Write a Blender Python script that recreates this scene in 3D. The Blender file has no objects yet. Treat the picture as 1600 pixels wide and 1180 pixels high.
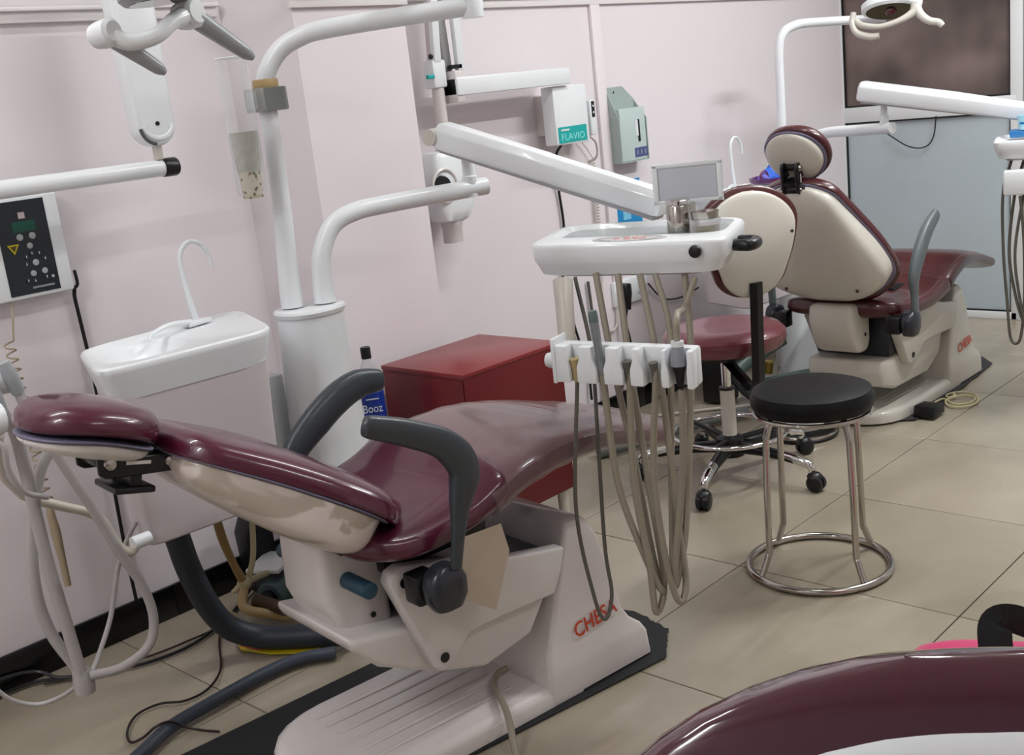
import bpy, bmesh, math, random
from mathutils import Vector, Matrix
random.seed(7)
S = bpy.context.scene
COL = S.collection
R = math.radians
# ---------------------------------------------------------------- camera
cam_d = bpy.data.cameras.new('camera'); cam = bpy.data.objects.new('camera', cam_d); COL.objects.link(cam)
cam_d.sensor_fit = 'HORIZONTAL'; cam_d.sensor_width = 36.0; cam_d.lens = 1763.786/1600*36.0
cam_d.clip_start = 0.02; cam_d.clip_end = 60
_p, _r, _y = .2432082, .113098, .7739528
_f = Vector((math.cos(_y)*math.cos(_p), math.sin(_y)*math.cos(_p), -math.sin(_p)))
_rt = Vector((math.sin(_y), -math.cos(_y), 0)); _dn = _f.cross(_rt)
_rx = _rt*math.cos(_r) + _dn*math.sin(_r); _dd = -_rt*math.sin(_r) + _dn*math.cos(_r)
_m = Matrix((_rx, -_dd, -_f)).transposed().to_4x4(); _m.translation = Vector((0, 0, 1.303))
cam.matrix_world = _m
S.camera = cam
# ---------------------------------------------------------------- exposure, world, lights
S.view_settings.view_transform = 'Standard'; S.view_settings.look = 'None'
S.view_settings.gamma = 1; S.view_settings.use_curve_mapping = False
S.view_settings.exposure = 1.3
W = bpy.data.worlds.new('world'); S.world = W; W.use_nodes = True
W.node_tree.nodes['Background'].inputs[0].default_value = (.75, .78, .85, 1)
W.node_tree.nodes['Background'].inputs[1].default_value = 0.35
ROOM = dict(x0=-1.6, x1=5.46, y0=-2.6, y1=2.782, h=2.75)
TUBES = [(3.9, .6, 20), (4.4, 1.3, 6), (2.7, 1.4, 6), (-1.0, 1.3, 11), (1.4, -.8, 5), (.45, 2.2, 4.2)]  # last tube is added only to brighten the upper left wall
def area(name, loc, size, power, col=(.955, .985, 1), rot=(0, 0, 0)):
    d = bpy.data.lights.new(name, 'AREA'); d.shape = 'RECTANGLE'; d.size, d.size_y = size
    d.energy = power; d.color = col
    o = bpy.data.objects.new(name, d); COL.objects.link(o); o.location = loc; o.rotation_euler = rot
    return o
for i, (x, y, e) in enumerate(TUBES):
    area('tube_light_source', (x, y, ROOM['h']-.10), (1.15, .05), e*1.0)
# ---------------------------------------------------------------- materials
MATS = {}
def srgb(h):
    h = h.lstrip('#'); c = [int(h[i:i+2], 16)/255 for i in (0, 2, 4)]
    return tuple((v/12.92 if v <= .04045 else ((v+.055)/1.055)**2.4) for v in c) + (1,)
def mat(name, col, rough=.5, metal=0, coat=0, var=.06, scale=6, bump=0, bscale=60, trans=0, alpha=1, emit=None, spec=.5, ior=1.45, sheen=0):
    if name in MATS: return MATS[name]
    m = bpy.data.materials.new(name); m.use_nodes = True; MATS[name] = m
    nt = m.node_tree; b = nt.nodes['Principled BSDF']
    c = srgb(col) if isinstance(col, str) else tuple(col)+(1,)
    tc = nt.nodes.new('ShaderNodeTexCoord')
    if var:
        n = nt.nodes.new('ShaderNodeTexNoise'); n.inputs['Scale'].default_value = scale; n.inputs['Detail'].default_value = 5
        nt.links.new(tc.outputs['Object'], n.inputs['Vector'])
        mx = nt.nodes.new('ShaderNodeMix'); mx.data_type = 'RGBA'
        mx.inputs[6].default_value = tuple(v*(1-var) for v in c[:3])+(1,)
        mx.inputs[7].default_value = tuple(min(1, v*(1+var)) for v in c[:3])+(1,)
        nt.links.new(n.outputs['Fac'], mx.inputs[0]); nt.links.new(mx.outputs[2], b.inputs['Base Color'])
    else: b.inputs['Base Color'].default_value = c
    b.inputs['Roughness'].default_value = rough; b.inputs['Metallic'].default_value = metal
    b.inputs['Coat Weight'].default_value = coat; b.inputs['Coat Roughness'].default_value = .06
    b.inputs['Transmission Weight'].default_value = trans; b.inputs['Alpha'].default_value = alpha
    b.inputs['Specular IOR Level'].default_value = spec; b.inputs['IOR'].default_value = ior
    b.inputs['Sheen Weight'].default_value = sheen
    if emit: b.inputs['Emission Color'].default_value = srgb(emit[0]); b.inputs['Emission Strength'].default_value = emit[1]
    if bump:
        n2 = nt.nodes.new('ShaderNodeTexNoise'); n2.inputs['Scale'].default_value = bscale; n2.inputs['Detail'].default_value = 4
        nt.links.new(tc.outputs['Object'], n2.inputs['Vector'])
        bp = nt.nodes.new('ShaderNodeBump'); bp.inputs['Strength'].default_value = bump; bp.inputs['Distance'].default_value = .004
        nt.links.new(n2.outputs['Fac'], bp.inputs['Height']); nt.links.new(bp.outputs[0], b.inputs['Normal'])
    return m
WALL = mat('pink_wall_paint', '#e3dbde', .55, var=.02, scale=1.2, bump=.05, bscale=90)
TRIMW = mat('white_trim_paint', '#e4dfdf', .45, var=.02)
CEIL = mat('ceiling_paint', '#f2f1ee', .8, var=.02)
BLACKTILE = mat('black_skirting_granite', '#07080b', .25, var=.3, scale=30)
PLAST = mat('white_moulded_plastic', '#e4e8ea', .28, coat=.25, var=.03)
PLASTD = mat('aged_white_plastic', '#d6d0cd', .3, coat=.3, var=.07, scale=3)
PLASTY = mat('cream_plastic', '#c9c5bb', .35, coat=.25, var=.05)
MAROON = mat('maroon_vinyl', '#4b0f29', .3, coat=.55, var=.15, scale=4, bump=.04, bscale=14)
MAROON2 = mat('brown_maroon_vinyl', '#481a1d', .32, coat=.4, var=.15, scale=5, bump=.04, bscale=14)
MAROON3 = mat('plum_stool_vinyl', '#6b303b', .3, coat=.5, var=.12, scale=5, bump=.03, bscale=14)
PIPING = mat('grey_piping', '#77738a', .45)
BLACK = mat('black_plastic', '#0c0d10', .35, var=.2)
BLACKV = mat('black_vinyl', '#07080b', .5, coat=0, spec=.3, var=.15, bump=.06, bscale=40)
ARMG = mat('dark_grey_armrest', '#333a3f', .38, coat=.15, var=.1)
ARMG2 = mat('mid_grey_armrest', '#5b6365', .4, coat=.1, var=.08)
STEEL = mat('polished_steel', '#b8b4ae', .16, metal=1, var=.08, scale=20)
CHROME = mat('chrome', '#d8d8d8', .07, metal=1, var=0)
HOSE = mat('grey_beige_hose', '#908879', .42, coat=.1, var=.06)
HOSED = mat('dark_grey_hose', '#5a574f', .42, var=.06)
HOSEW = mat('grey_white_suction_hose', '#aaa5a4', .4, var=.06)
CREAM = mat('yellowed_tube', '#b09a70', .45, var=.15, scale=20)
CORDB = mat('black_cord', '#0b0a0b', .45, var=.1)
DUCT = mat('charcoal_duct_hose', '#272d34', .5, var=.15)
DUCTB = mat('slate_blue_hose', '#3c4350', .42, var=.12)
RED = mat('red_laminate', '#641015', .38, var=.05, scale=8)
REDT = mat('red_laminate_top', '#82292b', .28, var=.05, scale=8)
TEAL = mat('teal_print', '#17a3a0', .4, var=.05)
MATBLK = mat('black_rubber_mat', '#15171a', .6, var=.15, bump=.2, bscale=80)
ALU = mat('white_powder_coat', '#d9dcdc', .35, var=.03)
GREYP = mat('grey_door_panel', '#b3bec3', .35, var=.03, scale=2)
DKLINE = mat('dark_gasket', '#0e0f14', .5)
ORANGE = mat('orange_lettering', '#c43d1c', .5, var=.05)
WHITEP = mat('white_print', '#d9dde0', .5, var=0)
DKGREY = mat('dark_grey_plastic', '#2a2d33', .4)
GREYT = mat('grey_tray_surface', '#8f9496', .3, coat=.2)
PANEL = mat('navy_keypad_film', '#0d1a22', .3, coat=.3)
def glassy(name, col, alpha, rough=.08):
    m = bpy.data.materials.new(name); m.use_nodes = True; nt = m.node_tree
    nt.nodes.remove(nt.nodes['Principled BSDF']); out = nt.nodes['Material Output']
    t = nt.nodes.new('ShaderNodeBsdfTransparent'); t.inputs[0].default_value = (1, 1, 1, 1)
    g = nt.nodes.new('ShaderNodeBsdfPrincipled'); g.inputs['Base Color'].default_value = srgb(col); g.inputs['Roughness'].default_value = rough
    lw = nt.nodes.new('ShaderNodeLayerWeight'); lw.inputs[0].default_value = .35
    ma = nt.nodes.new('ShaderNodeMath'); ma.operation = 'MULTIPLY_ADD'; ma.inputs[1].default_value = .5; ma.inputs[2].default_value = alpha
    nt.links.new(lw.outputs['Facing'], ma.inputs[0])
    x = nt.nodes.new('ShaderNodeMixShader'); nt.links.new(ma.outputs[0], x.inputs[0])
    nt.links.new(t.outputs[0], x.inputs[1]); nt.links.new(g.outputs[0], x.inputs[2]); nt.links.new(x.outputs[0], out.inputs[0])
    return m
FILM = glassy('clear_plastic_film', '#b9a7a4', .07, .14)
CLEAR = glassy('clear_acrylic', '#dcdfe2', .12, .05)
# ---------------------------------------------------------------- object helpers
def tag(o, label=None, cat=None, group=None, kind=None):
    if label: o['label'] = label
    if cat: o['category'] = cat
    if group: o['group'] = group
    if kind: o['kind'] = kind
    return o
def thing(name, label, cat, loc=(0, 0, 0), rz=0, group=None):
    o = bpy.data.objects.new(name, None); COL.objects.link(o); o.empty_display_size = .1
    o.location = loc; o.rotation_euler = (0, 0, rz)
    tag(o, label, cat, group); return o
def lerp(a, b, t): return a+(b-a)*t
def sgp(v, e): return math.copysign(abs(v)**e, v)
def catmull(pts, k=6, closed=False):
    P = [Vector(p) for p in pts]; n = len(P)
    if n < 3: return [P[0].lerp(P[-1], i/k) for i in range(k+1)]
    out = []
    for i in range(n if closed else n-1):
        p0 = P[(i-1) % n] if (closed or i) else P[0]*2-P[1]
        p1, p2 = P[i], P[(i+1) % n]
        p3 = P[(i+2) % n] if (closed or i+2 < n) else P[-1]*2-P[-2]
        for j in range(k):
            t = j/k
            out.append(.5*((2*p1)+(p2-p0)*t+(2*p0-5*p1+4*p2-p3)*t*t+(3*p1-p0-3*p2+p3)*t**3))
    if not closed: out.append(P[-1])
    return out
def interp(tab, s):
    if s <= tab[0][0]: return tab[0][1]
    for (a, va), (b, vb) in zip(tab, tab[1:]):
        if s <= b:
            i = tab.index((a, va)); t = (s-a)/(b-a)
            m0 = (vb-tab[i-1][1])/(b-tab[i-1][0]) if i else (vb-va)/(b-a)
            m1 = (tab[i+2][1]-va)/(tab[i+2][0]-a) if i+2 < len(tab) else (vb-va)/(b-a)
            h = b-a
            return (2*t**3-3*t*t+1)*va+(t**3-2*t*t+t)*h*m0+(-2*t**3+3*t*t)*vb+(t**3-t*t)*h*m1
    return tab[-1][1]
OFFSET = Vector((0, 0, 0))     # rigid shift used while a whole assembly is laid out
class MB:
    def __init__(s): s.v = []; s.f = []
    def add(s, vs, fs):
        o = len(s.v); s.v += [Vector(v) for v in vs]; s.f += [[i+o for i in f] for f in fs]; return s
    def box(s, c, d, rot=None, rz=0):
        M = (rot.to_3x3() if rot else Matrix.Rotation(rz, 3, 'Z')); c = Vector(c)
        vs = [c+M@Vector((d[0]/2*x, d[1]/2*y, d[2]/2*z)) for x in (-1, 1) for y in (-1, 1) for z in (-1, 1)]
        return s.add(vs, [[0, 1, 3, 2], [4, 6, 7, 5], [0, 4, 5, 1], [2, 3, 7, 6], [0, 2, 6, 4], [1, 5, 7, 3]])
    def hexa(s, b, t):   # bottom 4 pts, top 4 pts
        return s.add(list(b)+list(t), [[3, 2, 1, 0], [4, 5, 6, 7]]+[[i, (i+1) % 4, 4+(i+1) % 4, 4+i] for i in range(4)])
    def prism(s, poly, a, b, fn):   # poly of 2-tuples; fn(p, h)->xyz ; from h=a to h=b
        n = len(poly); vs = [fn(p, a) for p in poly]+[fn(p, b) for p in poly]
        return s.add(vs, [list(range(n-1, -1, -1)), list(range(n, 2*n))]+[[i, (i+1) % n, n+(i+1) % n, n+i] for i in range(n)])
    def loft(s, rings, caps=True, closed=False):
        n = len(rings[0]); vs = [p for r in rings for p in r]; fs = []
        m = len(rings)
        for i in range(m if closed else m-1):
            k = (i+1) % m
            for j in range(n): fs.append([i*n+j, i*n+(j+1) % n, k*n+(j+1) % n, k*n+j])
        if caps and not closed: fs += [list(range(n-1, -1, -1)), [(m-1)*n+j for j in range(n)]]
        return s.add(vs, fs)
    def tube(s, pts, r, n=10, k=6, smooth=True, closed=False, flat=1.0, up=None, p=2):
        P = catmull(pts, k, closed) if smooth else [Vector(q) for q in pts]
        m = len(P)
        if callable(r): rr = [r(i/(m-1)) for i in range(m)]
        elif isinstance(r, (list, tuple)):
            L = len(r); rr = []
            for i in range(m):
                x = i/(m-1)*(L-1); a = min(int(x), L-2); rr.append(lerp(r[a], r[a+1], x-a))
        else: rr = [r]*m
        T = []
        for i in range(m):
            a = P[(i-1) % m] if (closed or i) else P[0]; b = P[(i+1) % m] if (closed or i < m-1) else P[-1]
            d = (b-a); T.append(d.normalized() if d.length > 1e-9 else Vector((0, 0, 1)))
        ref = Vector(up) if up else (Vector((0, 0, 1)) if abs(T[0].z) < .9 else Vector((1, 0, 0)))
        nrm = (ref-T[0]*ref.dot(T[0])).normalized(); rings = []
        for i in range(m):
            if up: nn = ref-T[i]*ref.dot(T[i]); nrm = nn.normalized() if nn.length > 1e-3 else nrm
            else:
                nn = nrm-T[i]*nrm.dot(T[i]); nrm = nn.normalized() if nn.length > 1e-6 else nrm
            bi = T[i].cross(nrm)
            rings.append([P[i]+nrm*(sgp(math.sin(2*math.pi*j/n), 2/p)*rr[i]*flat)+bi*(sgp(math.cos(2*math.pi*j/n), 2/p)*rr[i]) for j in range(n)])
        return s.loft(rings, closed=closed)
    def lathe(s, prof, c=(0, 0, 0), axis=(0, 0, 1), n=24):   # prof [(r,h)]
        c = Vector(c); a = Vector(axis).normalized(); u = a.orthogonal().normalized(); w = a.cross(u)
        rings = [[c+a*h+(u*math.cos(2*math.pi*j/n)+w*math.sin(2*math.pi*j/n))*max(r, 1e-5) for j in range(n)] for r, h in prof]
        return s.loft(rings)
    def torus(s, c, Rr, r, n=40, m=10, axis=(0, 0, 1)):
        c = Vector(c); a = Vector(axis).normalized(); u = a.orthogonal().normalized(); w = a.cross(u)
        pts = [c+(u*math.cos(2*math.pi*j/n)+w*math.sin(2*math.pi*j/n))*Rr for j in range(n)]
        return s.tube(pts, r, m, smooth=False, closed=True)
    def slab(s, path, wt, up, dn, p=5, n=32, steps=30, rw=(.08, .08), rt=(.03, .03), vc=0, pe=2.2, n0=None):
        """cushion / shell lofted along a path of (u,z); wt width table; up,dn thickness tables"""
        C = catmull([Vector((a, 0, b)) for a, b in path], 12)
        L = [0]
        for a, b in zip(C, C[1:]): L.append(L[-1]+(b-a).length)
        tot = L[-1]
        def at(d):
            d = max(0, min(tot, d))
            for i in range(len(L)-1):
                if d <= L[i+1]+1e-9:
                    t = (d-L[i])/max(1e-9, L[i+1]-L[i]); return C[i].lerp(C[i+1], t), (C[i+1]-C[i]).normalized()
            return C[-1], (C[-1]-C[-2]).normalized()
        ds = []; e0 = [1-math.cos(i/12*math.pi/2) for i in range(12)]
        ra, rb = max(rw[0], rt[0]), max(rw[1], rt[1])
        ds = [x*ra for x in e0]+[ra+(tot-ra-rb)*i/steps for i in range(steps+1)]+[tot-x*rb for x in e0[::-1]]
        rings = []; prev = Vector(n0) if n0 else None
        for d in ds:
            P, T = at(d); N = Vector((-T.z, 0, T.x))
            if (N.dot(prev) < 0 if prev else N.z < 0): N = -N
            prev = N
            sN = d/tot
            def e(dd, r): 
                if r <= 0 or dd >= r: return 1
                return max(.02, (1-((r-dd)/r)**pe))**(1/pe)
            kw = e(d, rw[0])*e(tot-d, rw[1]); kt = e(d, rt[0])*e(tot-d, rt[1])
            w = interp(wt, sN)*kw/2; a = interp(up, sN)*kt; b = interp(dn, sN)*kt
            ring = []
            for j in range(n):
                t = 2*math.pi*j/n; cs, sn = math.cos(t), math.sin(t)
                ring.append(P+Vector((0, vc+w*sgp(cs, 2/p), 0))+N*(sgp(sn, 2/p)*(a if sn > 0 else b)))
            rings.append(ring)
        return s.loft(rings)
    def build(s, name, m, parent=None, bevel=0, seg=2, smooth=True, ang=38, kind=None, label=None, world=False, sub=0):
        vs = s.v
        if parent and world:
            q = parent
            M = Matrix.Identity(4)
            while q: M = (Matrix.Translation(q.location)@q.rotation_euler.to_matrix().to_4x4())@M; q = q.parent
            Mi = M.inverted(); vs = [Mi@(v+OFFSET) for v in vs]
        off = Vector((0, 0, 0))
        if not parent:
            xs = [v.x for v in vs]; ys = [v.y for v in vs]; zs = [v.z for v in vs]
            off = Vector(((min(xs)+max(xs))/2, (min(ys)+max(ys))/2, min(zs))); vs = [v-off for v in vs]
        me = bpy.data.meshes.new(name); me.from_pydata([tuple(v) for v in vs], [], s.f)
        bm = bmesh.new(); bm.from_mesh(me)
        bmesh.ops.remove_doubles(bm, verts=bm.verts, dist=1e-6)
        bmesh.ops.recalc_face_normals(bm, faces=bm.faces)
        if bevel:
            ed = [e for e in bm.edges if len(e.link_faces) == 2 and e.calc_face_angle(0) > R(28)]
            bmesh.ops.bevel(bm, geom=ed, offset=bevel, segments=seg, profile=.5, affect='EDGES', clamp_overlap=True)
        bm.to_mesh(me); bm.free()
        if smooth:
            me.polygons.foreach_set('use_smooth', [True]*len(me.polygons)); me.set_sharp_from_angle(angle=R(ang))
        for mm in (m if isinstance(m, (list, tuple)) else [m]): me.materials.append(mm)
        o = bpy.data.objects.new(name, me); COL.objects.link(o); o.location = off
        if parent: o.parent = parent
        if kind: o['kind'] = kind
        if label: o['label'] = label
        return o
def text(name, txt, size, origin, xdir, ydir, m, parent, depth=.0006, world=False, sx=1.0, bold=.0):
    c = bpy.data.curves.new(name, 'FONT'); c.body = txt; c.size = size; c.extrude = depth; c.align_x = 'CENTER'; c.align_y = 'CENTER'; c.offset = bold
    c.resolution_u = 3
    tmp = bpy.data.objects.new(name+'_tmp', c); me = bpy.data.meshes.new_from_object(tmp)
    X = Vector(xdir).normalized(); Yv = Vector(ydir); Yv = (Yv-X*Yv.dot(X)).normalized(); Z = X.cross(Yv)
    mb = MB(); o = Vector(origin)
    mb.add([o+X*v.co.x*sx+Yv*v.co.y+Z*v.co.z for v in me.vertices], [list(p.vertices) for p in me.polygons])
    bpy.data.objects.remove(tmp)
    return mb.build(name, m, parent, smooth=False, world=world)
def copy_tree(o, parent=None):
    c = o.copy(); COL.objects.link(c)
    if parent: c.parent = parent
    for ch in list(o.children): copy_tree(ch, c)
    return c
XY = lambda p, h: (p[0], p[1], h)
XZ = lambda p, h: (p[0], h, p[1])
YZ = lambda p, h: (h, p[0], p[1])
# ================================================================= the room
X0, X1, Y0, Y1, HH = ROOM['x0'], ROOM['x1'], ROOM['y0'], ROOM['y1'], ROOM['h']
# floor: screed below, each tile a part with its own colour drift
floor = MB().box(((X0+X1)/2, (Y0+Y1)/2, -.06), (X1-X0+.3, Y1-Y0+.3, .10)).build('floor', mat('dark_grout', '#4a4339', .8), smooth=False)
tag(floor, kind='structure')
def tile_mat(i, c1, c2):
    m = bpy.data.materials.new('beige_floor_tile_%s' % 'abcdef'[i]); m.use_nodes = True; nt = m.node_tree; b = nt.nodes['Principled BSDF']
    tc = nt.nodes.new('ShaderNodeTexCoord'); g = nt.nodes.new('ShaderNodeNewGeometry')
    n = nt.nodes.new('ShaderNodeTexNoise'); n.inputs['Scale'].default_value = 2.2; n.inputs['Detail'].default_value = 8; n.inputs['Distortion'].default_value = .8
    nt.links.new(g.outputs['Position'], n.inputs['Vector'])
    cr = nt.nodes.new('ShaderNodeValToRGB'); cr.color_ramp.elements[0].color = srgb(c1); cr.color_ramp.elements[1].color = srgb(c2)
    cr.color_ramp.elements[0].position = .3; cr.color_ramp.elements[1].position = .7
    nt.links.new(n.outputs['Fac'], cr.inputs[0]); nt.links.new(cr.outputs[0], b.inputs['Base Color'])
    # dull foot marks in the polish
    n2 = nt.nodes.new('ShaderNodeTexNoise'); n2.inputs['Scale'].default_value = 5; n2.inputs['Detail'].default_value = 6
    nt.links.new(g.outputs['Position'], n2.inputs['Vector'])
    mr = nt.nodes.new('ShaderNodeMapRange'); mr.inputs[3].default_value = .13; mr.inputs[4].default_value = .34
    nt.links.new(n2.outputs['Fac'], mr.inputs[0]); nt.links.new(mr.outputs[0], b.inputs['Roughness'])
    return m
TM = [tile_mat(0, '#918777', '#a59b8a'), tile_mat(1, '#918877', '#a69d8b'), tile_mat(2, '#8c8372', '#a09785')]
TS = .6; gx, gy = 1.224, .990     # a grid corner
tilemeshes = []
for m in TM:
    tb = MB().box((0, 0, -.005), (TS-.003, TS-.003, .01)); o = tb.build('floor_tile', m, floor, bevel=.0012, seg=1)
    tilemeshes.append(o.data); bpy.data.objects.remove(o)
i0 = math.floor((X0-gx)/TS); i1 = math.ceil((X1-gx)/TS); j0 = math.floor((Y0-gy)/TS); j1 = math.ceil((Y1-gy)/TS)
for i in range(i0, i1):
    for j in range(j0, j1):
        if gx+i*TS < -.1 and gy+j*TS < -1.3: pass
        o = bpy.data.objects.new('floor_tile', tilemeshes[(i*7+j*3) % 3]); COL.objects.link(o); o.parent = floor
        o.location = (gx+(i+.5)*TS, gy+(j+.5)*TS, .0)
        o.matrix_parent_inverse = Matrix.Translation(-floor.location)
def struct(name, mb, m, **k): return tag(mb.build(name, m, **k), kind='structure')
struct('wall_left', MB().box(((X0+X1)/2, Y1+.05, HH/2), (X1-X0+.2, .1, HH)), WALL, smooth=False)
struct('wall_right', MB().box(((X0+X1)/2, Y0-.05, HH/2), (X1-X0+.2, .1, HH)), WALL, smooth=False)
struct('wall_front', MB().box((X0-.05, (Y0+Y1)/2, HH/2), (.1, Y1-Y0, HH)), WALL, smooth=False)
struct('ceiling', MB().box(((X0+X1)/2, (Y0+Y1)/2, HH+.05), (X1-X0+.2, Y1-Y0+.2, .1)), CEIL, smooth=False)
# shallow pier with a splayed near side
pier = [(1.855, Y1+.01), (1.99, 2.625), (2.40, 2.625), (2.40, Y1+.01)]
struct('wall_pier', MB().prism(pier, 0, HH, XY), WALL, smooth=False)
# dado moulding and the flat vertical batten
def mould(name, a, b, y, z=1.60, h=.036, t=.014):
    mb = MB(); mb.box(((a+b)/2, y-t/2, z+h/2), (b-a, t, h)); mb.box(((a+b)/2, y-t*.9, z+h*.86), (b-a, t*1.8, h*.28))
    return struct(name, mb, TRIMW, bevel=.002)
mould('trim_1', X0, 1.85, Y1); mould('trim_2', 1.975, 2.41, 2.625); mould('trim_3', 2.41, 5.36, Y1)
struct('trim_4', MB().box((3.50, Y1-.007, .85), (.055, .014, 1.50)), WALL, bevel=.002)
# skirting
def skirt(name, a, b, y, z=.092):
    mb = MB(); x = a
    while x < b-.01:
        e = min(b, x+.6); mb.box(((x+e)/2, y-.006, z/2), (e-x-.0015, .012, z)); x = e
    return struct(name, mb, BLACKTILE, bevel=.0015)
skirt('baseboard_left', X0, 1.855, Y1); skirt('baseboard_pier', 1.985, 2.41, 2.625); skirt('baseboard_recess', 2.41, X1-.06, Y1)
# ---- back partition: white framed glass above, grey panel below
xb = X1
wb = MB(); 
wb.box((xb+.08, 2.87, HH/2), (.06, .17, HH)); wb.box((xb+.08, .9, 2.45), (.06, 3.9, .6)); wb.box((xb+.08, -1.6, 1.2), (.06, 2.1, 2.4))
struct('wall_back', wb, WALL, smooth=False)
def frame(name, y0, y1, zb, zt, label=None):
    mb = MB()
    for yc in (y0, y1): mb.box((xb+.03, yc, (zb+zt)/2), (.06, .055, zt-zb))
    mb.box((xb+.03, (y0+y1)/2, zt-.03), (.06, y1-y0, .055)); mb.box((xb+.03, (y0+y1)/2, zb+.018), (.06, y1-y0, .036))
    mb.box((xb+.03, (y0+y1)/2, 1.018), (.062, y1-y0, .075))
    return struct(name, mb, ALU, bevel=.003)
darkglass = bpy.data.materials.new('glass_painted_reflection'); darkglass.use_nodes = True
_nt = darkglass.node_tree; _b = _nt.nodes['Principled BSDF']
_g = _nt.nodes.new('ShaderNodeNewGeometry'); _n = _nt.nodes.new('ShaderNodeTexNoise'); _n.inputs['Scale'].default_value = 2.6; _n.inputs['Detail'].default_value = 2
_nt.links.new(_g.outputs['Position'], _n.inputs['Vector'])
_c = _nt.nodes.new('ShaderNodeValToRGB'); _c.color_ramp.elements[0].color = srgb('#4a403c'); _c.color_ramp.elements[1].color = srgb('#7d6c68')
_c.color_ramp.elements[0].position = .38; _c.color_ramp.elements[1].position = .62  # mottled brown paints the blurred view and reflections into the pane colour
_nt.links.new(_n.outputs['Fac'], _c.inputs[0]); _nt.links.new(_c.outputs[0], _b.inputs['Base Color'])
_b.inputs['Roughness'].default_value = .22; _b.inputs['Specular IOR Level'].default_value = .5
for w, (ya, yb) in enumerate(((2.805, 1.93), (1.87, .95), (.89, -.05))):
    f = frame('window_%d' % (w+1), ya, yb, 0.0, 2.2)
    mb = MB().box((xb+.03, (ya+yb)/2, 1.60), (.008, ya-yb-.05, 1.10)); mb.build('glass_pane', darkglass, f, world=True, smooth=False)
    mb = MB().box((xb+.03, (ya+yb)/2, .51), (.014, ya-yb-.05, .95)); mb.build('lower_panel', GREYP, f, world=True, smooth=False)
    g = MB()
    for (z0, z1) in ((.036, .98), (1.056, 2.14)):
        for yy in (ya-.030, yb+.030): g.box((xb+.016, yy, (z0+z1)/2), (.012, .008, z1-z0))
        for zz in (z0+.004, z1-.004): g.box((xb+.016, (ya+yb)/2, zz), (.012, ya-yb-.05, .006))
    g.build('gasket', DKLINE, f, world=True, smooth=False)
struct('trim_5', MB().box((xb-.01, 2.81, 1.1), (.10, .006, 2.2)), DKLINE, smooth=False)
# ceiling tube lights
TUBEM = mat('lit_tube', '#ffffff', .5, var=0, emit=('#fff6ea', 5))
for (x, y, e), wh in zip(TUBES, ('over the open floor right of the far chair', 'nearest the glass partition', 'above the red cabinet', 'above and behind the camera side', 'over the near right corner', 'added to brighten the upper left wall')):
    t = thing('tube_light', 'white ceiling batten with one lit tube '+wh, 'ceiling light', (x, y, HH))
    MB().box((0, 0, -.02), (1.25, .06, .04)).build('housing', PLAST, t, bevel=.006)
    MB().lathe([(.0, -.6), (.013, -.6), (.013, .6), (0, .6)], (0, 0, -.055), (1, 0, 0), 12).build('tube', TUBEM, t)
    for sx in (-1, 1): MB().box((sx*.605, 0, -.055), (.02, .035, .04)).build('lampholder', PLAST, t, bevel=.004)
# ================================================================= dental chairs
def worn_plastic():
    m = mat('worn_cream_shell', '#cdc2bb', .33, coat=.25, var=.05, scale=3); nt = m.node_tree; b = nt.nodes['Principled BSDF']
    src = b.inputs['Base Color'].links[0].from_socket
    tc = nt.nodes.new('ShaderNodeTexCoord'); mp = nt.nodes.new('ShaderNodeMapping'); mp.inputs['Scale'].default_value = (3.5, 1.8, 6)
    n = nt.nodes.new('ShaderNodeTexNoise'); n.inputs['Scale'].default_value = 1.6; n.inputs['Detail'].default_value = 3; n.inputs['Distortion'].default_value = 1.2
    nt.links.new(tc.outputs['Object'], mp.inputs[0]); nt.links.new(mp.outputs[0], n.inputs['Vector'])
    cr = nt.nodes.new('ShaderNodeValToRGB'); cr.color_ramp.elements[0].position = .53; cr.color_ramp.elements[1].position = .57
    nt.links.new(n.outputs['Fac'], cr.inputs[0])
    mx = nt.nodes.new('ShaderNodeMix'); mx.data_type = 'RGBA'; mx.inputs[7].default_value = srgb('#aa9e90')
    nt.links.new(cr.outputs[0], mx.inputs[0]); nt.links.new(src, mx.inputs[6]); nt.links.new(mx.outputs[2], b.inputs['Base Color'])
    return m
WORN = worn_plastic()
def rrect(cx, cy, hx, hy, z, p=5, n=32):
    return [Vector((cx+hx*sgp(math.cos(2*math.pi*j/n), 2/p), cy+hy*sgp(math.sin(2*math.pi*j/n), 2/p), z)) for j in range(n)]
def rrc(cx, cy, hx, hy, z, r, k=5):
    o = []
    for q_, (sx, sy) in enumerate(((1, 1), (-1, 1), (-1, -1), (1, -1))):
        for i in range(k+1):
            a = math.pi/2*(q_+i/k); o.append(Vector((cx+sx*(hx-r)+r*math.cos(a), cy+sy*(hy-r)+r*math.sin(a), z)))
    return o
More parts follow.
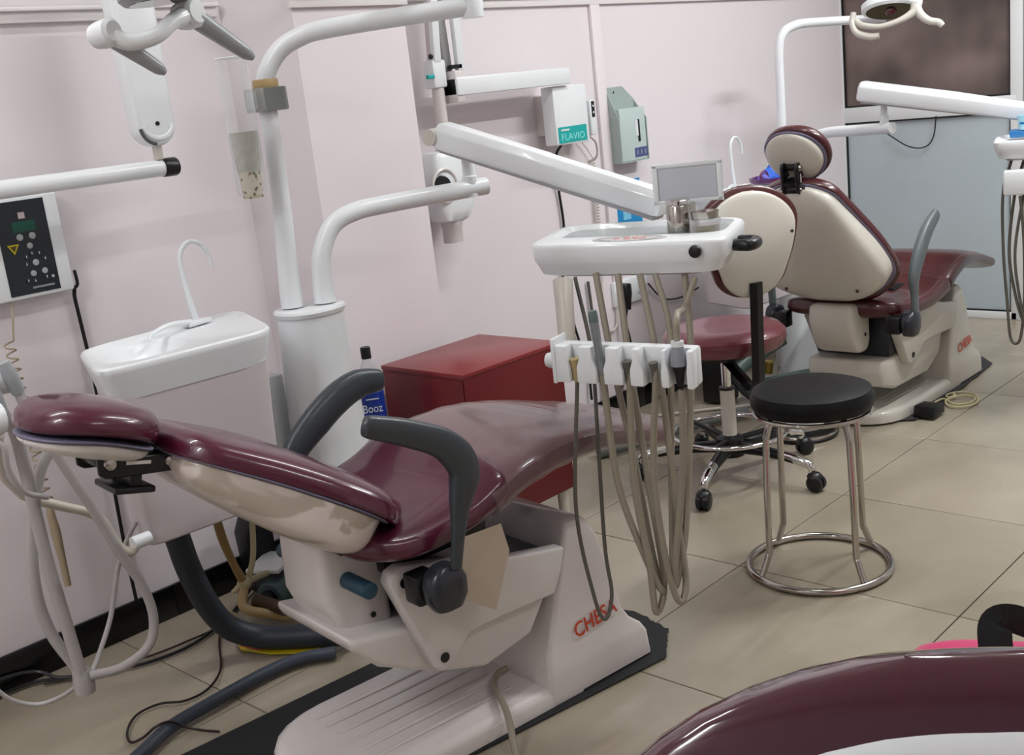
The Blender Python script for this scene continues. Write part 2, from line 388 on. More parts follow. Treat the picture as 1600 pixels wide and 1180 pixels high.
def chair_base(t, plast, mo=0.0, low=False):
    # floor plate with rounded head end
    out = []
    for k in range(13):
        a = math.pi/2+math.pi*k/12; out.append((-.17+.155*math.cos(a)*1.05, .012+.185*sgp(math.sin(a), .8)))
    out += [(.30, -.178), (.30, .202)]
    rings = [[Vector((x*(1 if sc == 1 else 1)+((.0 if sc == 1 else 0)), 0.012+(y-.012)*sc, z)) if x > .2 else Vector((-.05+(x+.05)*sc, .012+(y-.012)*sc, z)) for x, y in out] for sc, z in ((1, .0085), (1, .034), (.985, .044), (.93, .052), (.9, .053))]
    MB().loft(rings).build('base_plate', plast, t, ang=50)
    rd = MB()
    for v in (-.10, -.055, -.01, .035, .08, .125):
        rd.tube([(-.20, v+.006, .0535), (-.02, v+.004, .055), (.16, v, .0535)], [.004, .008, .004], 8, 5, flat=.35)
    rd.build('plate_rib', plast, t)
    # foot end fin with skirt
    fin = []
    for z, a, b, hv, p in ((.012, .205, .525, .178, 9), (.072, .207, .515, .180, 9), (.095, .21, .50, .178, 8), (.118, .217, .472, .172, 8), (.15, .230, .452, .168, 9), (.22, .254, .436, .165, 9), (.29, .280, .42, .162, 9), (.345, .300, .405, .158, 8), (.375, .312, .39, .154, 7), (.392, .320, .375, .148, 5), (.40, .330, .36, .136, 4)):
        fin.append(rrc((a+b)/2, 0, (b-a)/2, hv, z, .012 if z < .36 else .010 if z < .395 else .008))
    f = MB().loft(fin).build('base_fin', plast, t, ang=32)
    text('lettering', 'CHESA', .050, (.362, -.1725, .158), (1, .0, .13), (0, .06, 1), ORANGE, f, sx=.86, bold=.0003)
    text('lettering', 'CHESA', .050, (.362, .1725, .158), (-1, .0, .13), (0, -.06, 1), ORANGE, f, sx=.86, bold=.0003)
    # tilting lift housing: lower pan and upper arm cover
    pan = [(.275, .28), (.20, .178), (.07, .155), (-.05, .195), (-.18, .262), (-.235, .32), (-.24, .345), (0, .30), (.08, .31)]
    if low: pan = [(.22, .26), (.19, .165), (.08, .115), (-.20, .120), (-.30, .150), (-.315, .20), (-.305, .245), (.0, .245), (.10, .27)]
    MB().prism(pan, -.145, .145, XZ).build('lower_housing', plast, t, bevel=.012, seg=3)
    for sg in (-1, 1):
        ap = [(-.155, .435), (-.145, .455), (-.12, .462), (.02, .425), (.16, .382), (.29, .358), (.275, .31), (.25, .262), (.10, .268), (.02, .268), (-.035, .218), (-.06, .212), (-.075, .228)]
        if low: ap = [(u-.13*max(0, min(1, (.10-u)/.25)), z-.012) for u, z in ap]
        a, b = sorted((sg*.142, sg*.178))
        MB().prism(ap, a, b, XZ).build('side_cover', plast, t, bevel=.007, seg=3)
        for (u, z) in (((-.120, .428), (-.052, .242)) if not low else ((-.232, .412), (-.125, .232))):
            MB().lathe([(0, 0), (.0105, 0), (.0105, .0025), (0, .003)], (u, sg*.178, z), (0, sg, 0), 16).build('screw_cap', BLACK, t)
    core = [(-.10, .42), (.28, .345), (.24, .28), (-.03, .28)] if not low else [(-.22, .40), (.28, .335), (.24, .25), (-.24, .25)]
    MB().prism(core, -.1415, .1415, XZ).build('lift_core', DKGREY, t, bevel=.004)
    MB().box((.01, 0, .45), (.26, .22, .05)).build('seat_frame', BLACK, t, bevel=.006)
    # rounded motor cover under the back hinge
    MB().prism([(-.285+mo, .52-(.055 if low else 0)), (-.290+mo, .40), (-.262+mo, .325), (-.222+mo, .28), (-.165+mo, .275), (-.14+mo, .31), (-.14+mo, .52-(.055 if low else 0))], -.085, .085, XZ).build('motor_cover', plast, t, bevel=.028, seg=4)
    MB().lathe([(0, 0), (.006, 0), (.006, .002), (0, .002)], (-.19+mo, -.0865, .345), (0, -1, 0), 12).build('screw', BLACK, t)
    hb = MB(); hb.tube([(-.19, -.17, .435), (-.19, .17, .435)], .017, 12, smooth=False)
    hb.build('back_hinge', mat('blue_grey_hinge', '#1f4252', .4), t, bevel=.003)
def chair_arm(t, pts, rad, base, m=ARMG):
    e_ = Vector(pts[-1]); d_ = (e_-Vector(pts[-2])).normalized(); pts = pts+[tuple(e_+d_*.010), tuple(e_+d_*.016)]; rad = rad+[rad[-1]*.75, rad[-1]*.25]
    a = MB().tube(pts, rad, 16, 8, flat=.62, up=(0, 1, 0), p=2.6).build('armrest', m, t)
    x, y, z = base
    sg = -1 if y < 0 else 1
    kn = []
    for dz, r1, r2 in ((-.048, .012, .012), (-.042, .030, .022), (-.02, .043, .027), (.012, .044, .028), (.032, .034, .026), (.043, .018, .018)):
        kn.append(rrect(x, y, r1, r2, z+dz, 3, 20))
    MB().loft(kn).build('armrest_pivot', mat('pivot_plastic', '#24272e', .3, coat=.2) , t)
    MB().box((x-.022, y-sg*.046, z-.005), (.05, .05, .06)).build('armrest_bracket', BLACK, t, bevel=.006)
def chair(name, label, loc, rz, th, L, piv, plast, vin, head, seat, legtip, film=False, bw=.052, lever=True, hplast=None, group=None, wide=1.0, backonly=False, hd_ang=None, cat='dental chair', pipe=True, wt=None):
    t = thing(name, label, cat, (loc[0], loc[1], 0), rz)
    pu, pz = piv; c, s = -math.cos(R(th)), math.sin(R(th))
    q = lambda d, o=0: (pu+c*d-(-s)*0+s*o*1.0, pz+s*d-c*o*1.0)    # d along back, o outward (sitter side)
    # reference line bulges a little towards the sitter in the middle
    path = [q(0, -.008), q(L*.3, .006), q(L*.6, .006), q(L*.85, -.004), q(L, -.012)]
    WT = [(0, .34*wide), (.08, .42*wide), (.26, .50*wide), (.45, .475*wide), (.7, .37*wide), (.88, .29*wide), (1, .25*wide)]
    if wt: WT = wt
    rwt = .07 if not wt else .17
    WS = [(a, b-.022) for a, b in WT]
    cu = MB().slab(path, WT, [(0, .050), (.5, .052), (1, .04)], [(0, .014), (1, .012)], p=3.2, rw=(.17, rwt), rt=(.06, .045))
    b = cu.build('backrest', vin, t)
    sh = MB().slab([q(.040, -.020), q(L*.3, -.008), q(L*.6, -.008), q(L*.85, -.016), q(L-.012, -.022)], WS, [(0, .004), (1, .004)], [(0, .055), (.25, .085), (.5, .085), (.8, .060), (1, .035)], p=4.6, rw=(.16, rwt), rt=(.10, .09))
    shell = sh.build('back_shell', plast, t)
    if pipe:
        sh2 = MB().slab([q(.022, -.014), q(L*.3, -.002), q(L*.6, -.002), q(L*.85, -.010), q(L-.004, -.018)], [(a, b_-.008) for a, b_ in WT], [(0, .004), (1, .004)], [(0, .005), (1, .005)], p=3.6, rw=(.165, .07), rt=(.02, .02))
        sh2.build('piping', PIPING, t)
    for d, v in ((L*.26, -.135), (L*.26, .135), (L*.86, -.075), (L*.86, .075)):
        P = q(d, -.093 if d < L*.5 else -.058); N = (s, -c)
        MB().lathe([(0, -.012), (.0055, -.012), (.0055, .001), (0, .001)], (P[0], v, P[1]), (-s, 0, c), 12).build('shell_screw', mat('brown_screw', '#4a3b33', .5), shell)
    # ---- seat and leg rest
    MB().slab(seat['path'], seat['w'], seat['up'], seat['dn'], p=3.4, rw=(.06, .06), rt=(.05, .035)).build('seat', vin, t)
    lg = seat['leg']
    MB().slab(lg['path'], lg['w'], lg['up'], lg['dn'], p=3.4, rw=(.03, .09), rt=(.02, .045)).build('leg_rest', vin, t)
    if film:
        o = MB().slab(lg['path'], [(a, b_+.010) for a, b_ in lg['w']], [(a, b_+.005) for a, b_ in lg['up']], [(a, b_+.005) for a, b_ in lg['dn']], p=3.2, rw=(.0, .09), rt=(.0, .045), steps=90)
        rnd = random.Random(3)
        for i, v in enumerate(o.v):
            k = .0013*(math.sin(v.x*38+v.y*62+3*math.sin(v.x*17))*math.sin(v.y*31-v.x*53+2*math.sin(v.y*25))+rnd.random()*.4)
            o.v[i] = Vector((v.x, v.y+k*.7, v.z+k))
        fo = o.build('plastic_cover', FILM, t, label='clear wrinkled plastic film over the leg rest')
    if head is None: return t
    # ---- headrest
    (hu, hz), ha, hl, hw = head
    hc, hs = -math.cos(R(ha)), math.sin(R(ha))
    hq = lambda d, o=0: (hu+hc*d+hs*o, hz+hs*d-hc*o)
    hp = [hq(0), hq(hl*.35, .010), hq(hl*.7, .008), hq(hl, -.004)]
    HW = [(0, hw*.9), (.5, hw), (1, hw*.9)]
    MB().slab(hp, HW, [(0, .044), (.5, .046), (1, .036)], [(0, .016), (1, .016)], p=2.5, rw=(.10, .10), rt=(.045, .055)).build('headrest', vin, t)
    MB().slab([hq(.004, -.019), hq(hl*.5, -.009), hq(hl-.004, -.021)], [(a, b_-.012) for a, b_ in HW], [(0, .004), (1, .004)], [(0, .005), (1, .005)], p=2.6, rw=(.09, .09), rt=(.02, .02)).build('piping', PIPING, t)
    MB().slab([hq(.010, -.026), hq(hl*.5, -.015), hq(hl-.010, -.027)], [(a, b_-.03) for a, b_ in HW], [(0, .006), (1, .006)], [(0, .020), (.5, .032), (1, .016)], p=2.4, rw=(.09, .09), rt=(.06, .06)).build('headrest_shell', hplast or plast, t)
    # black slotted headrest bracket
    a0 = hq(hl*.40, -.050); a1 = q(L-.02, -.03); 
    d1 = Vector((a1[0]-a0[0], 0, a1[1]-a0[1])); ln = d1.length; d1.normalize(); n1 = Vector((-d1.z, 0, d1.x))
    if n1.z < 0: n1 = -n1
    O = Vector((a0[0], 0, a0[1]))
    brk = MB()
    for v in (-bw, bw):
        f = lambda p, h, v=v: O+d1*p[0]+n1*p[1]+Vector((0, v+h, 0))
        brk.prism([(-.012, -.020), (-.018, .016), (.0, .032), (.03, .032), (.032, .010), (ln+.01, .012), (ln+.018, 0), (ln+.01, -.018), (0, -.026)], -.005, .005, f)
    brk.tube([O+d1*.0+Vector((0, -bw, 0)), O+d1*.0+Vector((0, bw, 0))], .012, 12, smooth=False)
    brk.tube([O+d1*ln+Vector((0, -bw-.004, 0)), O+d1*ln+Vector((0, bw+.004, 0))], .015, 12, smooth=False)
    br = brk.build('headrest_bracket', BLACK, t, bevel=.002, seg=1)
    M4 = Matrix((d1, Vector((0, 1, 0)), n1)).transposed()
    tb = MB(); tb.box(O+d1*(ln*.52)-n1*.030, (.022, .09, .03), rot=M4.to_4x4()); tb.box(O+d1*(ln*.50)-n1*.050, (.072, .10, .012), rot=M4.to_4x4())
    if lever: tb.build('release_lever', BLACK, t, bevel=.004)
    else:
        m0 = O+d1*(ln*.45); base = Vector((q(L*.90, -.03)[0], 0, q(L*.90, -.03)[1])); tt = Vector((c, 0, s)); nn = Vector((s, 0, -c))
        MB().loft([[base+tt*a_+nn*b_+Vector((0, v_, 0)) for a_, b_, v_ in ((-.03, -.012, -.055), (-.03, -.012, .055), (.03, .0, .05), (.03, .0, -.05))],
                   [m0+d1*a_+n1*b_+Vector((0, v_, 0)) for a_, b_, v_ in ((.02, -.02, -.024), (.02, -.02, .024), (.0, .02, .02), (.0, .02, -.02))]]).build('headrest_mount', BLACK, t, bevel=.004)
    for k, rr in ((.004, .012), (ln, .010)):
        MB().lathe([(0, 0), (rr, 0), (rr*.8, .006), (0, .007)], O+d1*k+Vector((0, -bw-.005, 0)), (0, -1, 0), 16).build('pivot_screw', STEEL, br)
    MB().box(O+d1*(ln*.5)+Vector((0, -bw-.0055, 0)), (ln*.40, .0015, .006), rot=M4.to_4x4()).build('slot', PLASTD, br)
    return t
# ---- chair 1 (foreground left, reclined)
seat1 = dict(path=[(-.235, .535), (-.12, .512), (.02, .53), (.10, .56), (.15, .59)], w=[(0, .40), (.3, .47), (1, .49)],
             up=[(0, .035), (1, .045)], dn=[(0, .03), (.6, .04), (1, .045)],
             leg=dict(path=[(.07, .545), (.17, .578), (.28, .590), (.40, .576), (.55, .538), (.71, .490)], w=[(0, .49), (.3, .47), (.6, .41), (1, .36)],
                      up=[(0, .030), (.3, .032), (1, .030)], dn=[(0, .05), (.35, .05), (.6, .035), (1, .025)]))
c1 = chair('dental_chair', 'reclined maroon dental chair with white back shell and film wrapped leg rest, foreground', (1.40, 1.74), R(-7), 34, .50,
           (-.065, .517), WORN, MAROON, ((-.480, .798), 21, .230, .235), seat1, None, film=True, hplast=PLASTD)
chair_base(c1, PLASTD, .045)
chair_arm(c1, [(-.070, -.285, .47), (-.062, -.292, .53), (-.050, -.295, .59), (-.032, -.295, .655), (-.070, -.298, .712), (-.145, -.303, .755), (-.225, -.31, .79)],
          [.012, .0135, .019, .031, .032, .027, .024, .019], (-.085, -.262, .432))
chair_arm(c1, [(-.10, .27, .46), (-.11, .27, .53), (-.075, .275, .595), (-.005, .28, .65), (.06, .285, .687), (.12, .29, .704), (.175, .29, .700)],
          [.015, .020, .030, .036, .036, .034, .026], (-.10, .262, .432))
# cardboard like flap hanging beside the pivot
MB().add([(-.02, -.250, .505), (.075, -.246, .50), (.085, -.250, .44), (.03, -.257, .335), (-.05, -.252, .39)], [[0, 1, 2, 3, 4]]).build('loose_flap', mat('cream_flap', '#b9ab99', .6), c1, smooth=False)
# ---- chair 2 (far, upright)
seat2 = dict(path=[(-.36, .452), (-.25, .432), (-.08, .428), (.05, .445), (.13, .472)], w=[(0, .42), (.3, .47), (1, .47)],
             up=[(0, .035), (1, .045)], dn=[(0, .035), (.6, .045), (1, .045)],
             leg=dict(path=[(.07, .448), (.17, .492), (.28, .512), (.42, .495), (.60, .452), (.76, .405)], w=[(0, .47), (.3, .45), (.6, .39), (1, .33)],
                      up=[(0, .030), (.3, .032), (1, .026)], dn=[(0, .05), (.35, .05), (.6, .035), (1, .022)]))
c2 = chair('dental_chair', 'upright brown maroon dental chair with cream back shell beside the glass partition', (3.99, 1.91), 0, 58, .565,
           (-.30, .455), PLASTY, MAROON2, ((-.535, .925), 64, .20, .235), seat2, None, bw=.026, lever=False)
chair_base(c2, PLASTY, -.12, low=True)
chair_arm(c2, [(-.315, -.275, .42), (-.32, -.275, .50), (-.32, -.275, .56), (-.285, -.278, .63), (-.225, -.28, .70), (-.155, -.282, .745)],
          [.017, .018, .026, .030, .028, .022], (-.325, -.262, .40), ARMG2)
chair_arm(c2, [(-.315, .275, .42), (-.32, .275, .50), (-.32, .275, .56), (-.285, .278, .63), (-.225, .28, .70), (-.155, .282, .745)],
          [.017, .018, .026, .030, .028, .022], (-.325, .262, .40), ARMG2)
# ---- chair 3 (bottom right corner, only the head end of its back is in view)
seat3 = dict(path=[(-.36, .452), (-.25, .432), (-.08, .428), (.05, .445), (.13, .472)], w=[(0, .42), (.3, .47), (1, .47)], up=seat2['up'], dn=seat2['dn'], leg=seat2['leg'])
# ================================================================= near dental unit (column, spittoon, arms)
def Lw(a, b, t): return Vector(a).lerp(Vector(b), t)
u1 = thing('cuspidor_unit', 'white spittoon and column unit standing behind the reclined dental chair', 'dental unit', (1.70, 2.36, 0))
col = [rrect(1.705, 2.360, r*1.0, r*.92, z, 2.3, 40) for z, r in ((0, .115), (.03, .115), (.04, .108), (.5, .098), (.81, .085), (.822, .085))]
MB().loft(col).build('column', PLAST, u1, world=True)
MB().loft([rrect(1.705, 2.360, r, r*.92, z, 2.3, 40) for z, r in ((.822, .089), (.832, .092), (.838, .089), (.839, .075))]).build('column_top', PLAST, u1, world=True)
QC = [(1.044, 2.215), (1.480, 2.190), (1.62, 2.555), (1.150, 2.52)]
def quad(s, t, z, inset=0):   # s,t in -1..1
    a, b, c, d = [Vector(p) for p in QC]; ctr = (a+b+c+d)/4; s_, t_ = (s+1)/2, (t+1)/2
    p = a.lerp(b, s_).lerp(d.lerp(c, s_), t_); p = ctr+(p-ctr)*(1-inset); return Vector((p.x, p.y, z))
def qring(z, inset, p=7, n=48):
    return [quad(sgp(math.cos(2*math.pi*j/n), 2/p), sgp(math.sin(2*math.pi*j/n), 2/p), z, inset) for j in range(n)]
def ering(z, k, n=48, cx=-.36, cy=-.02):
    return [quad(cx+.50*k*math.cos(2*math.pi*j/n), cy+.60*k*math.sin(2*math.pi*j/n), z) for j in range(n)]
rings = [qring(.762, .16), qring(.765, .09), qring(.80, .045), qring(.826, .01), qring(.838, .0), qring(.843, .02), qring(.843, .045), qring(.837, .07), ering(.837, 1.06), ering(.832, 1.0), ering(.80, .86), ering(.775, .55), ering(.768, .12)]
sink = MB().loft(rings).build('spittoon_basin', PLAST, u1, world=True, ang=60)
MB().lathe([(0, 0), (.012, 0), (.012, .002), (0, .002)], tuple(quad(-.36, -.02, .768)), (0, 0, 1), 16).build('drain', CHROME, sink, world=True)
body = []
for z, ins in ((.425, .20), (.43, .17), (.60, .14), (.77, .10)): body.append(qring(z, ins, 10))
MB().loft(body).build('cabinet_body', mat('pinkish_white_plastic', '#cbc2c4', .4, var=.03), u1, world=True)
MB().box((1.60, 2.47, .56), (.10, .06, .22)).build('cabinet_bracket', PLAST, u1, bevel=.01, world=True)
# gooseneck cup filler and bowl rinse pipe
MB().tube([(1.462, 2.50, .84), (1.452, 2.50, .90), (1.445, 2.50, .98), (1.450, 2.50, 1.02), (1.475, 2.50, 1.042), (1.505, 2.50, 1.035), (1.525, 2.50, 1.005), (1.530, 2.50, .972)], [.0085, .008, .0065, .006, .0058, .0056, .0055, .005], 10, 8).build('cup_filler_spout', PLAST, u1, world=True)
MB().box((1.452, 2.487, .846), (.075, .035, .012), rz=.2).build('spout_base', PLAST, u1, bevel=.004, world=True)
MB().tube([(1.43, 2.475, .852), (1.36, 2.45, .862), (1.30, 2.43, .855), (1.285, 2.425, .84)], [.007, .006, .005, .004], 8, 6).build('bowl_rinse_pipe', PLAST, u1, world=True)
# small ledge on the far foot of the column, behind the chair; the bottle stands on it
MB().box((1.925, 2.44, .195), (.28, .22, .39)).build('junction_box', PLAST, u1, bevel=.012, world=True)
# ---- lamp: pole, reach arm, head
lp = thing('operating_light', 'white operating lamp on a bent pole rising behind the spittoon', 'lamp', (1.69, 2.40, .83))
MB().tube([(1.675, 2.39, .842), (1.676, 2.39, .88), (1.68, 2.39, .95), (1.69, 2.39, 1.10), (1.695, 2.39, 1.30), (1.696, 2.389, 1.395), (1.725, 2.365, 1.462), (1.77, 2.325, 1.497), (1.84, 2.262, 1.512), (2.10, 2.045, 1.528)],
          [.029, .029, .026, .0235, .023, .023, .023, .023, .023, .023], 16, 8).build('pole', PLAST, lp, world=True)
MB().lathe([(0, -.03), (.027, -.03), (.028, .02), (.022, .035), (.022, .20), (0, .20)], (2.10, 2.045, 1.53), (0, 0, 1), 20).build('elbow_joint', PLAST, lp, world=True)
MB().tube([(2.10, 2.045, 1.71), (1.65, 1.95, 1.80), (1.20, 1.84, 1.66)], .024, 12, 8).build('reach_arm', PLAST, lp, world=True)
LH = Vector((1.075, 1.80, 1.535))
hd = MB(); hd.tube([LH+Vector((.10, .03, .12)), LH+Vector((.02, .01, .10)), LH+Vector((-.02, 0, .06)), LH+Vector((-.01, 0, -.01))], [.024, .022, .02, .018], 12, 6)
hd.build('yoke', PLAST, lp, world=True)
# two dark underside reflector and housing
hs = MB().loft([[LH+Vector((.015+rx_*math.cos(a)*1.0-ry_*0, ry_*math.sin(a), z)) for a in [2*math.pi*j/28 for j in range(28)]] for z, rx_, ry_ in ((-.012, .048, .085), (-.004, .056, .095), (.03, .058, .10), (.06, .045, .08), (.075, .02, .04))])
hh = hs.build('lamp_housing', mat('grey_underside_plastic', '#8d9093', .35), lp, world=True)
MB().loft([[LH+Vector((.015+rx_*math.cos(a), ry_*math.sin(a), z)) for a in [2*math.pi*j/28 for j in range(28)]] for z, rx_, ry_ in ((-.013, .040, .075), (-.006, .034, .066), (.006, .016, .03))]).build('reflector', mat('mirror', '#6f6a5e', .05, metal=1, var=0), hh, world=True)
# curved grip bar with its two grey handles
def px_(p): return Vector(p)
HA, HB = Vector((.982, 1.80, 1.475)), Vector((1.145, 1.80, 1.502))
MB().tube([HA, Lw(HA, HB, .18)+Vector((0, -.02, -.022)), Lw(HA, HB, .45)+Vector((0, -.03, -.022)), Lw(HA, HB, .7)+Vector((0, -.02, -.006)), HB], [.016, .014, .013, .014, .018], 12, 8).build('grip_bar', PLAST, lp, world=True)
GH = mat('grey_handle_plastic', '#a0a5a9', .35, coat=.2)
for c, tip, rr in ((HA, Vector((1.077, 1.80, 1.407)), 1), (HB, Vector((1.262, 1.80, 1.422)), 1.12)):
    d = (tip-c).normalized()
    MB().lathe([(0, -.026), (.020*rr, -.024), (.023*rr, -.01), (.023*rr, .014), (.017*rr, .02), (0, .02)], c, (.25, -.9, .1), 20).build('handle_hub', PLAST, lp, world=True)
    L_ = (tip-c).length
    MB().tube([c+d*.005, c+d*L_*.3, c+d*L_*.6, c+d*L_*.88, tip], [.017*rr, .0155*rr, .0135*rr, .0115*rr, .006], 14, 6).build('handle', GH, lp, world=True)
# ---- clear cup dispenser clipped to the pole
cd = thing('cup_dispenser', 'clear acrylic cup dispenser tube clipped to the lamp pole', 'dispenser', (1.60, 2.36, 1.13))
ax = lambda z: (1.598+.0*(z-1.2), 2.355)
MB().lathe([(.036, 1.14), (.037, 1.14), (.0375, 1.462), (.0365, 1.462)], (1.592, 2.36, 0), (0, 0, 1), 28).build('tube_wall', CLEAR, cd, world=True)
MB().torus((1.592, 2.36, 1.462), .037, .0016, 28, 6).build('rim', PLAST, cd, world=True)
MB().lathe([(0, 1.195), (.029, 1.195), (.0335, 1.29), (0, 1.29)], (1.592, 2.36, 0), (0, 0, 1), 28).build('cup_stack', mat('printed_paper_cups', '#a9a79c', .6, var=.35, scale=60), cd, world=True)
pc = bpy.data.materials.new('spotted_cup_print'); pc.use_nodes = True; _nt = pc.node_tree
_v = _nt.nodes.new('ShaderNodeTexVoronoi'); _v.inputs['Scale'].default_value = 75; _tc = _nt.nodes.new('ShaderNodeTexCoord'); _nt.links.new(_tc.outputs['Object'], _v.inputs['Vector'])
_h = _nt.nodes.new('ShaderNodeValToRGB'); els = _h.color_ramp.elements; els[0].color = srgb('#1d2430'); els[0].position = .0; els[1].color = srgb('#c2bda8'); els[1].position = .36
e = els.new(.22); e.color = srgb('#5d6b52'); e = els.new(.30); e.color = srgb('#b08a5a')
_nt.links.new(_v.outputs['Distance'], _h.inputs[0]); _nt.links.new(_h.outputs[0], _nt.nodes['Principled BSDF'].inputs['Base Color'])
MB().lathe([(0, 1.132), (.024, 1.132), (.028, 1.195), (0, 1.195)], (1.592, 2.36, 0), (0, 0, 1), 28).build('lowest_cup', pc, cd, world=True, label='bottom cup with dark spotted print')
mb = MB()
for dx, dy, sx, sy in ((-.033, 0, .010, .074), (.033, 0, .010, .074), (0, -.032, .056, .010), (0, .032, .056, .010)): mb.box((1.695+dx, 2.39+dy, 1.360), (sx, sy, .056))
mb.build('pole_clamp', mat('grey_clamp', '#9a9d98', .35, metal=.3), cd, bevel=.002, world=True)
MB().tube([(1.697+.030*math.cos(a), 2.387+.030*math.sin(a), 1.396) for a in [2*math.pi*j/24 for j in range(24)]], .002, 8, smooth=False, closed=True, flat=6).build('tape_band', mat('yellowed_tape', '#b39a6c', .5), cd, world=True)
MB().box((1.642, 2.375, 1.36), (.024, .012, .04)).build('clip_arm', CLEAR, cd, bevel=.002, world=True)
# ---- bottle
bt = thing('water_bottle', 'clear bottle with a blue label and black cap between column and red cabinet', 'bottle', (1.955, 2.475, .39))
B0 = Vector((1.955, 2.475, .3905))
MB().lathe([(0, 0), (.030, 0), (.034, .008), (.034, .15), (.033, .175), (.026, .205), (.014, .232), (.012, .245), (0, .245)], B0, n=24).build('bottle_body', CLEAR, bt, world=True)
lb = MB().lathe([(.0345, .055), (.0348, .055), (.0348, .145), (.0345, .145)], B0, n=28).build('bottle_label', mat('blue_label', '#16338f', .4, var=.1), bt, world=True)
MB().lathe([(0, .24), (.0145, .24), (.0145, .27), (.013, .273), (0, .273)], B0, n=20).build('cap', BLACK, bt, world=True)
vd = Vector((B0.x, B0.y, 0)).normalized(); rd_ = Vector((vd.y, -vd.x, 0))
text('label_lettering', 'Booz', .034, B0-vd*.0358+Vector((0, 0, .10))-rd_*.003, rd_, (0, 0, 1), WHITEP, lb, world=True, depth=.0008, sx=.8)
MB().box(B0-vd*.0355+Vector((0, 0, .128)), (.0016, .036, .003), rz=math.atan2(vd.y, vd.x)).build('label_stripe', WHITEP, lb, world=True)
# ---- red cabinet
rc = thing('red_cabinet', 'low red laminate cabinet on short pale legs behind the dental chair', 'cabinet', (2.285, 2.39, 0))
xa, xz, ya_, yz = 2.075, 2.495, 2.215, 2.565
zb_, zt_ = .105, .572
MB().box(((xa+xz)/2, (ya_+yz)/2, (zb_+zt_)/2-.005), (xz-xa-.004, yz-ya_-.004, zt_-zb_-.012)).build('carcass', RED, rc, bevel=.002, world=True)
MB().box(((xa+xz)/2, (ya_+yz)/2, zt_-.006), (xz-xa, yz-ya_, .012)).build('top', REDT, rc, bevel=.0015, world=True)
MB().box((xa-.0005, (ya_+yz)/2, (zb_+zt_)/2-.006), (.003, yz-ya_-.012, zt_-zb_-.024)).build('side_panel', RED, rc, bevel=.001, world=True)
for x in (xa+.03, xz-.03):
    for y in (ya_+.03, yz-.03): MB().lathe([(0, 0), (.016, 0), (.019, zb_), (0, zb_)], (x, y, 0), n=16).build('leg', PLASTY, rc, world=True)
# ---- delivery unit: pole, balanced arm, instrument table
du = thing('instrument_delivery_arm', 'white balanced arm with instrument tray and hanging hoses over the reclined chair', 'dental unit', (1.74, 2.34, .83))
MB().tube([(1.745, 2.345, .842), (1.747, 2.345, .90), (1.755, 2.342, .965), (1.79, 2.33, 1.03), (1.85, 2.31, 1.058), (1.95, 2.28, 1.066), (2.22, 2.185, 1.074)],
          [.029, .026, .0245, .024, .024, .024, .024], 16, 8).build('support_pipe', PLAST, du, world=True)
MB().lathe([(0, 1.05), (.020, 1.05), (.021, 1.105), (.017, 1.108), (.017, 1.19), (0, 1.19)], (2.175, 2.200, 0), n=20).build('swivel_joint', PLAST, du, world=True)
A0, A1 = Vector((2.12, 2.245, 1.222)), Vector((2.215, 1.595, 1.010))
dA = (A1-A0).normalized(); nA = (Vector((0, 0, 1))-dA*dA.z).normalized(); bA = dA.cross(nA)
sec = [(-.030, -.030), (.030, -.030), (.034, -.018), (.034, .020), (.022, .040), (-.022, .040), (-.034, .020), (-.034, -.018)]
mb = MB(); rings = []
L_ = (A1-A0).length
for d, k in ((0, .55), (.008, .85), (.02, 1), (L_*.5, .98), (L_*.51, .95), (L_*.98, .90), (L_, .8)): rings.append([A0+dA*d+bA*(p[0]*k)+nA*(p[1]*k) for p in sec])
mb.loft(rings); arm_o = mb.build('balanced_arm', PLAST, du, bevel=.003, world=True)
mb = MB(); rings = [[A0+dA*d+bA*p[0]*.93+nA*p[1] for p in ((-.028, -.036), (.028, -.036), (.030, -.027), (-.030, -.027))] for d in (.03, L_-.01)]
MB().loft(rings).build('under_cover', mat('grey_underside', '#a3a2a5', .4), arm_o, world=True)
MB().lathe([(0, -.04), (.022, -.04), (.022, .04), (0, .04)], A0+dA*.0-nA*.002+bA*0, bA, 20).build('arm_knuckle', PLASTY, du, world=True)
# tray body and everything it carries, laid out then shifted as one
OFFSET = Vector((-.100, -.075, .017))
TQ = [(1.899, 1.765), (2.008, 1.300), (2.345, 1.450), (2.225, 1.915)]
def tq(s, t): 
    a, b, c, d = [Vector(p) for p in TQ]; s_, t_ = (s+1)/2, (t+1)/2
    ctr = (a+b+c+d)/4; return ctr+(a.lerp(b, s_).lerp(d.lerp(c, s_), t_)-ctr)*.965
def tring(z, k, p=7, n=48, kt=None, ct=0):
    kt = k if kt is None else kt; o = []
    for j in range(n):
        a = 2*math.pi*j/n; q = tq(k*sgp(math.cos(a), 2/p), ct+kt*sgp(math.sin(a), 2/p)); o.append(Vector((q.x, q.y, z)))
    return o
TR = Matrix.Identity(3)
body = [tring(.893, .86), tring(.896, .92), tring(.918, .965), tring(.925, .985), tring(.955, 1.0), tring(.962, .985), tring(.964, .965),
        tring(.964, .90, kt=.62, ct=.24), tring(.958, .885, kt=.60, ct=.24), tring(.952, .87, kt=.585, ct=.24), tring(.9515, .5, kt=.3, ct=.24)]
tr = MB().loft(body).build('instrument_tray', PLAST, du, world=True, ang=45)
MB().loft([tring(.9525, .86, kt=.575, ct=.24), tring(.9535, .85, kt=.565, ct=.24)]).build('tray_mat', GREYT, tr, world=True)
MB().loft([tring(.8935, .80), tring(.889, .78)]).build('underside', mat('darker_tray_underside', '#aaa59c', .4), tr, world=True)  # underside is a darker, warmer grey than the tray body
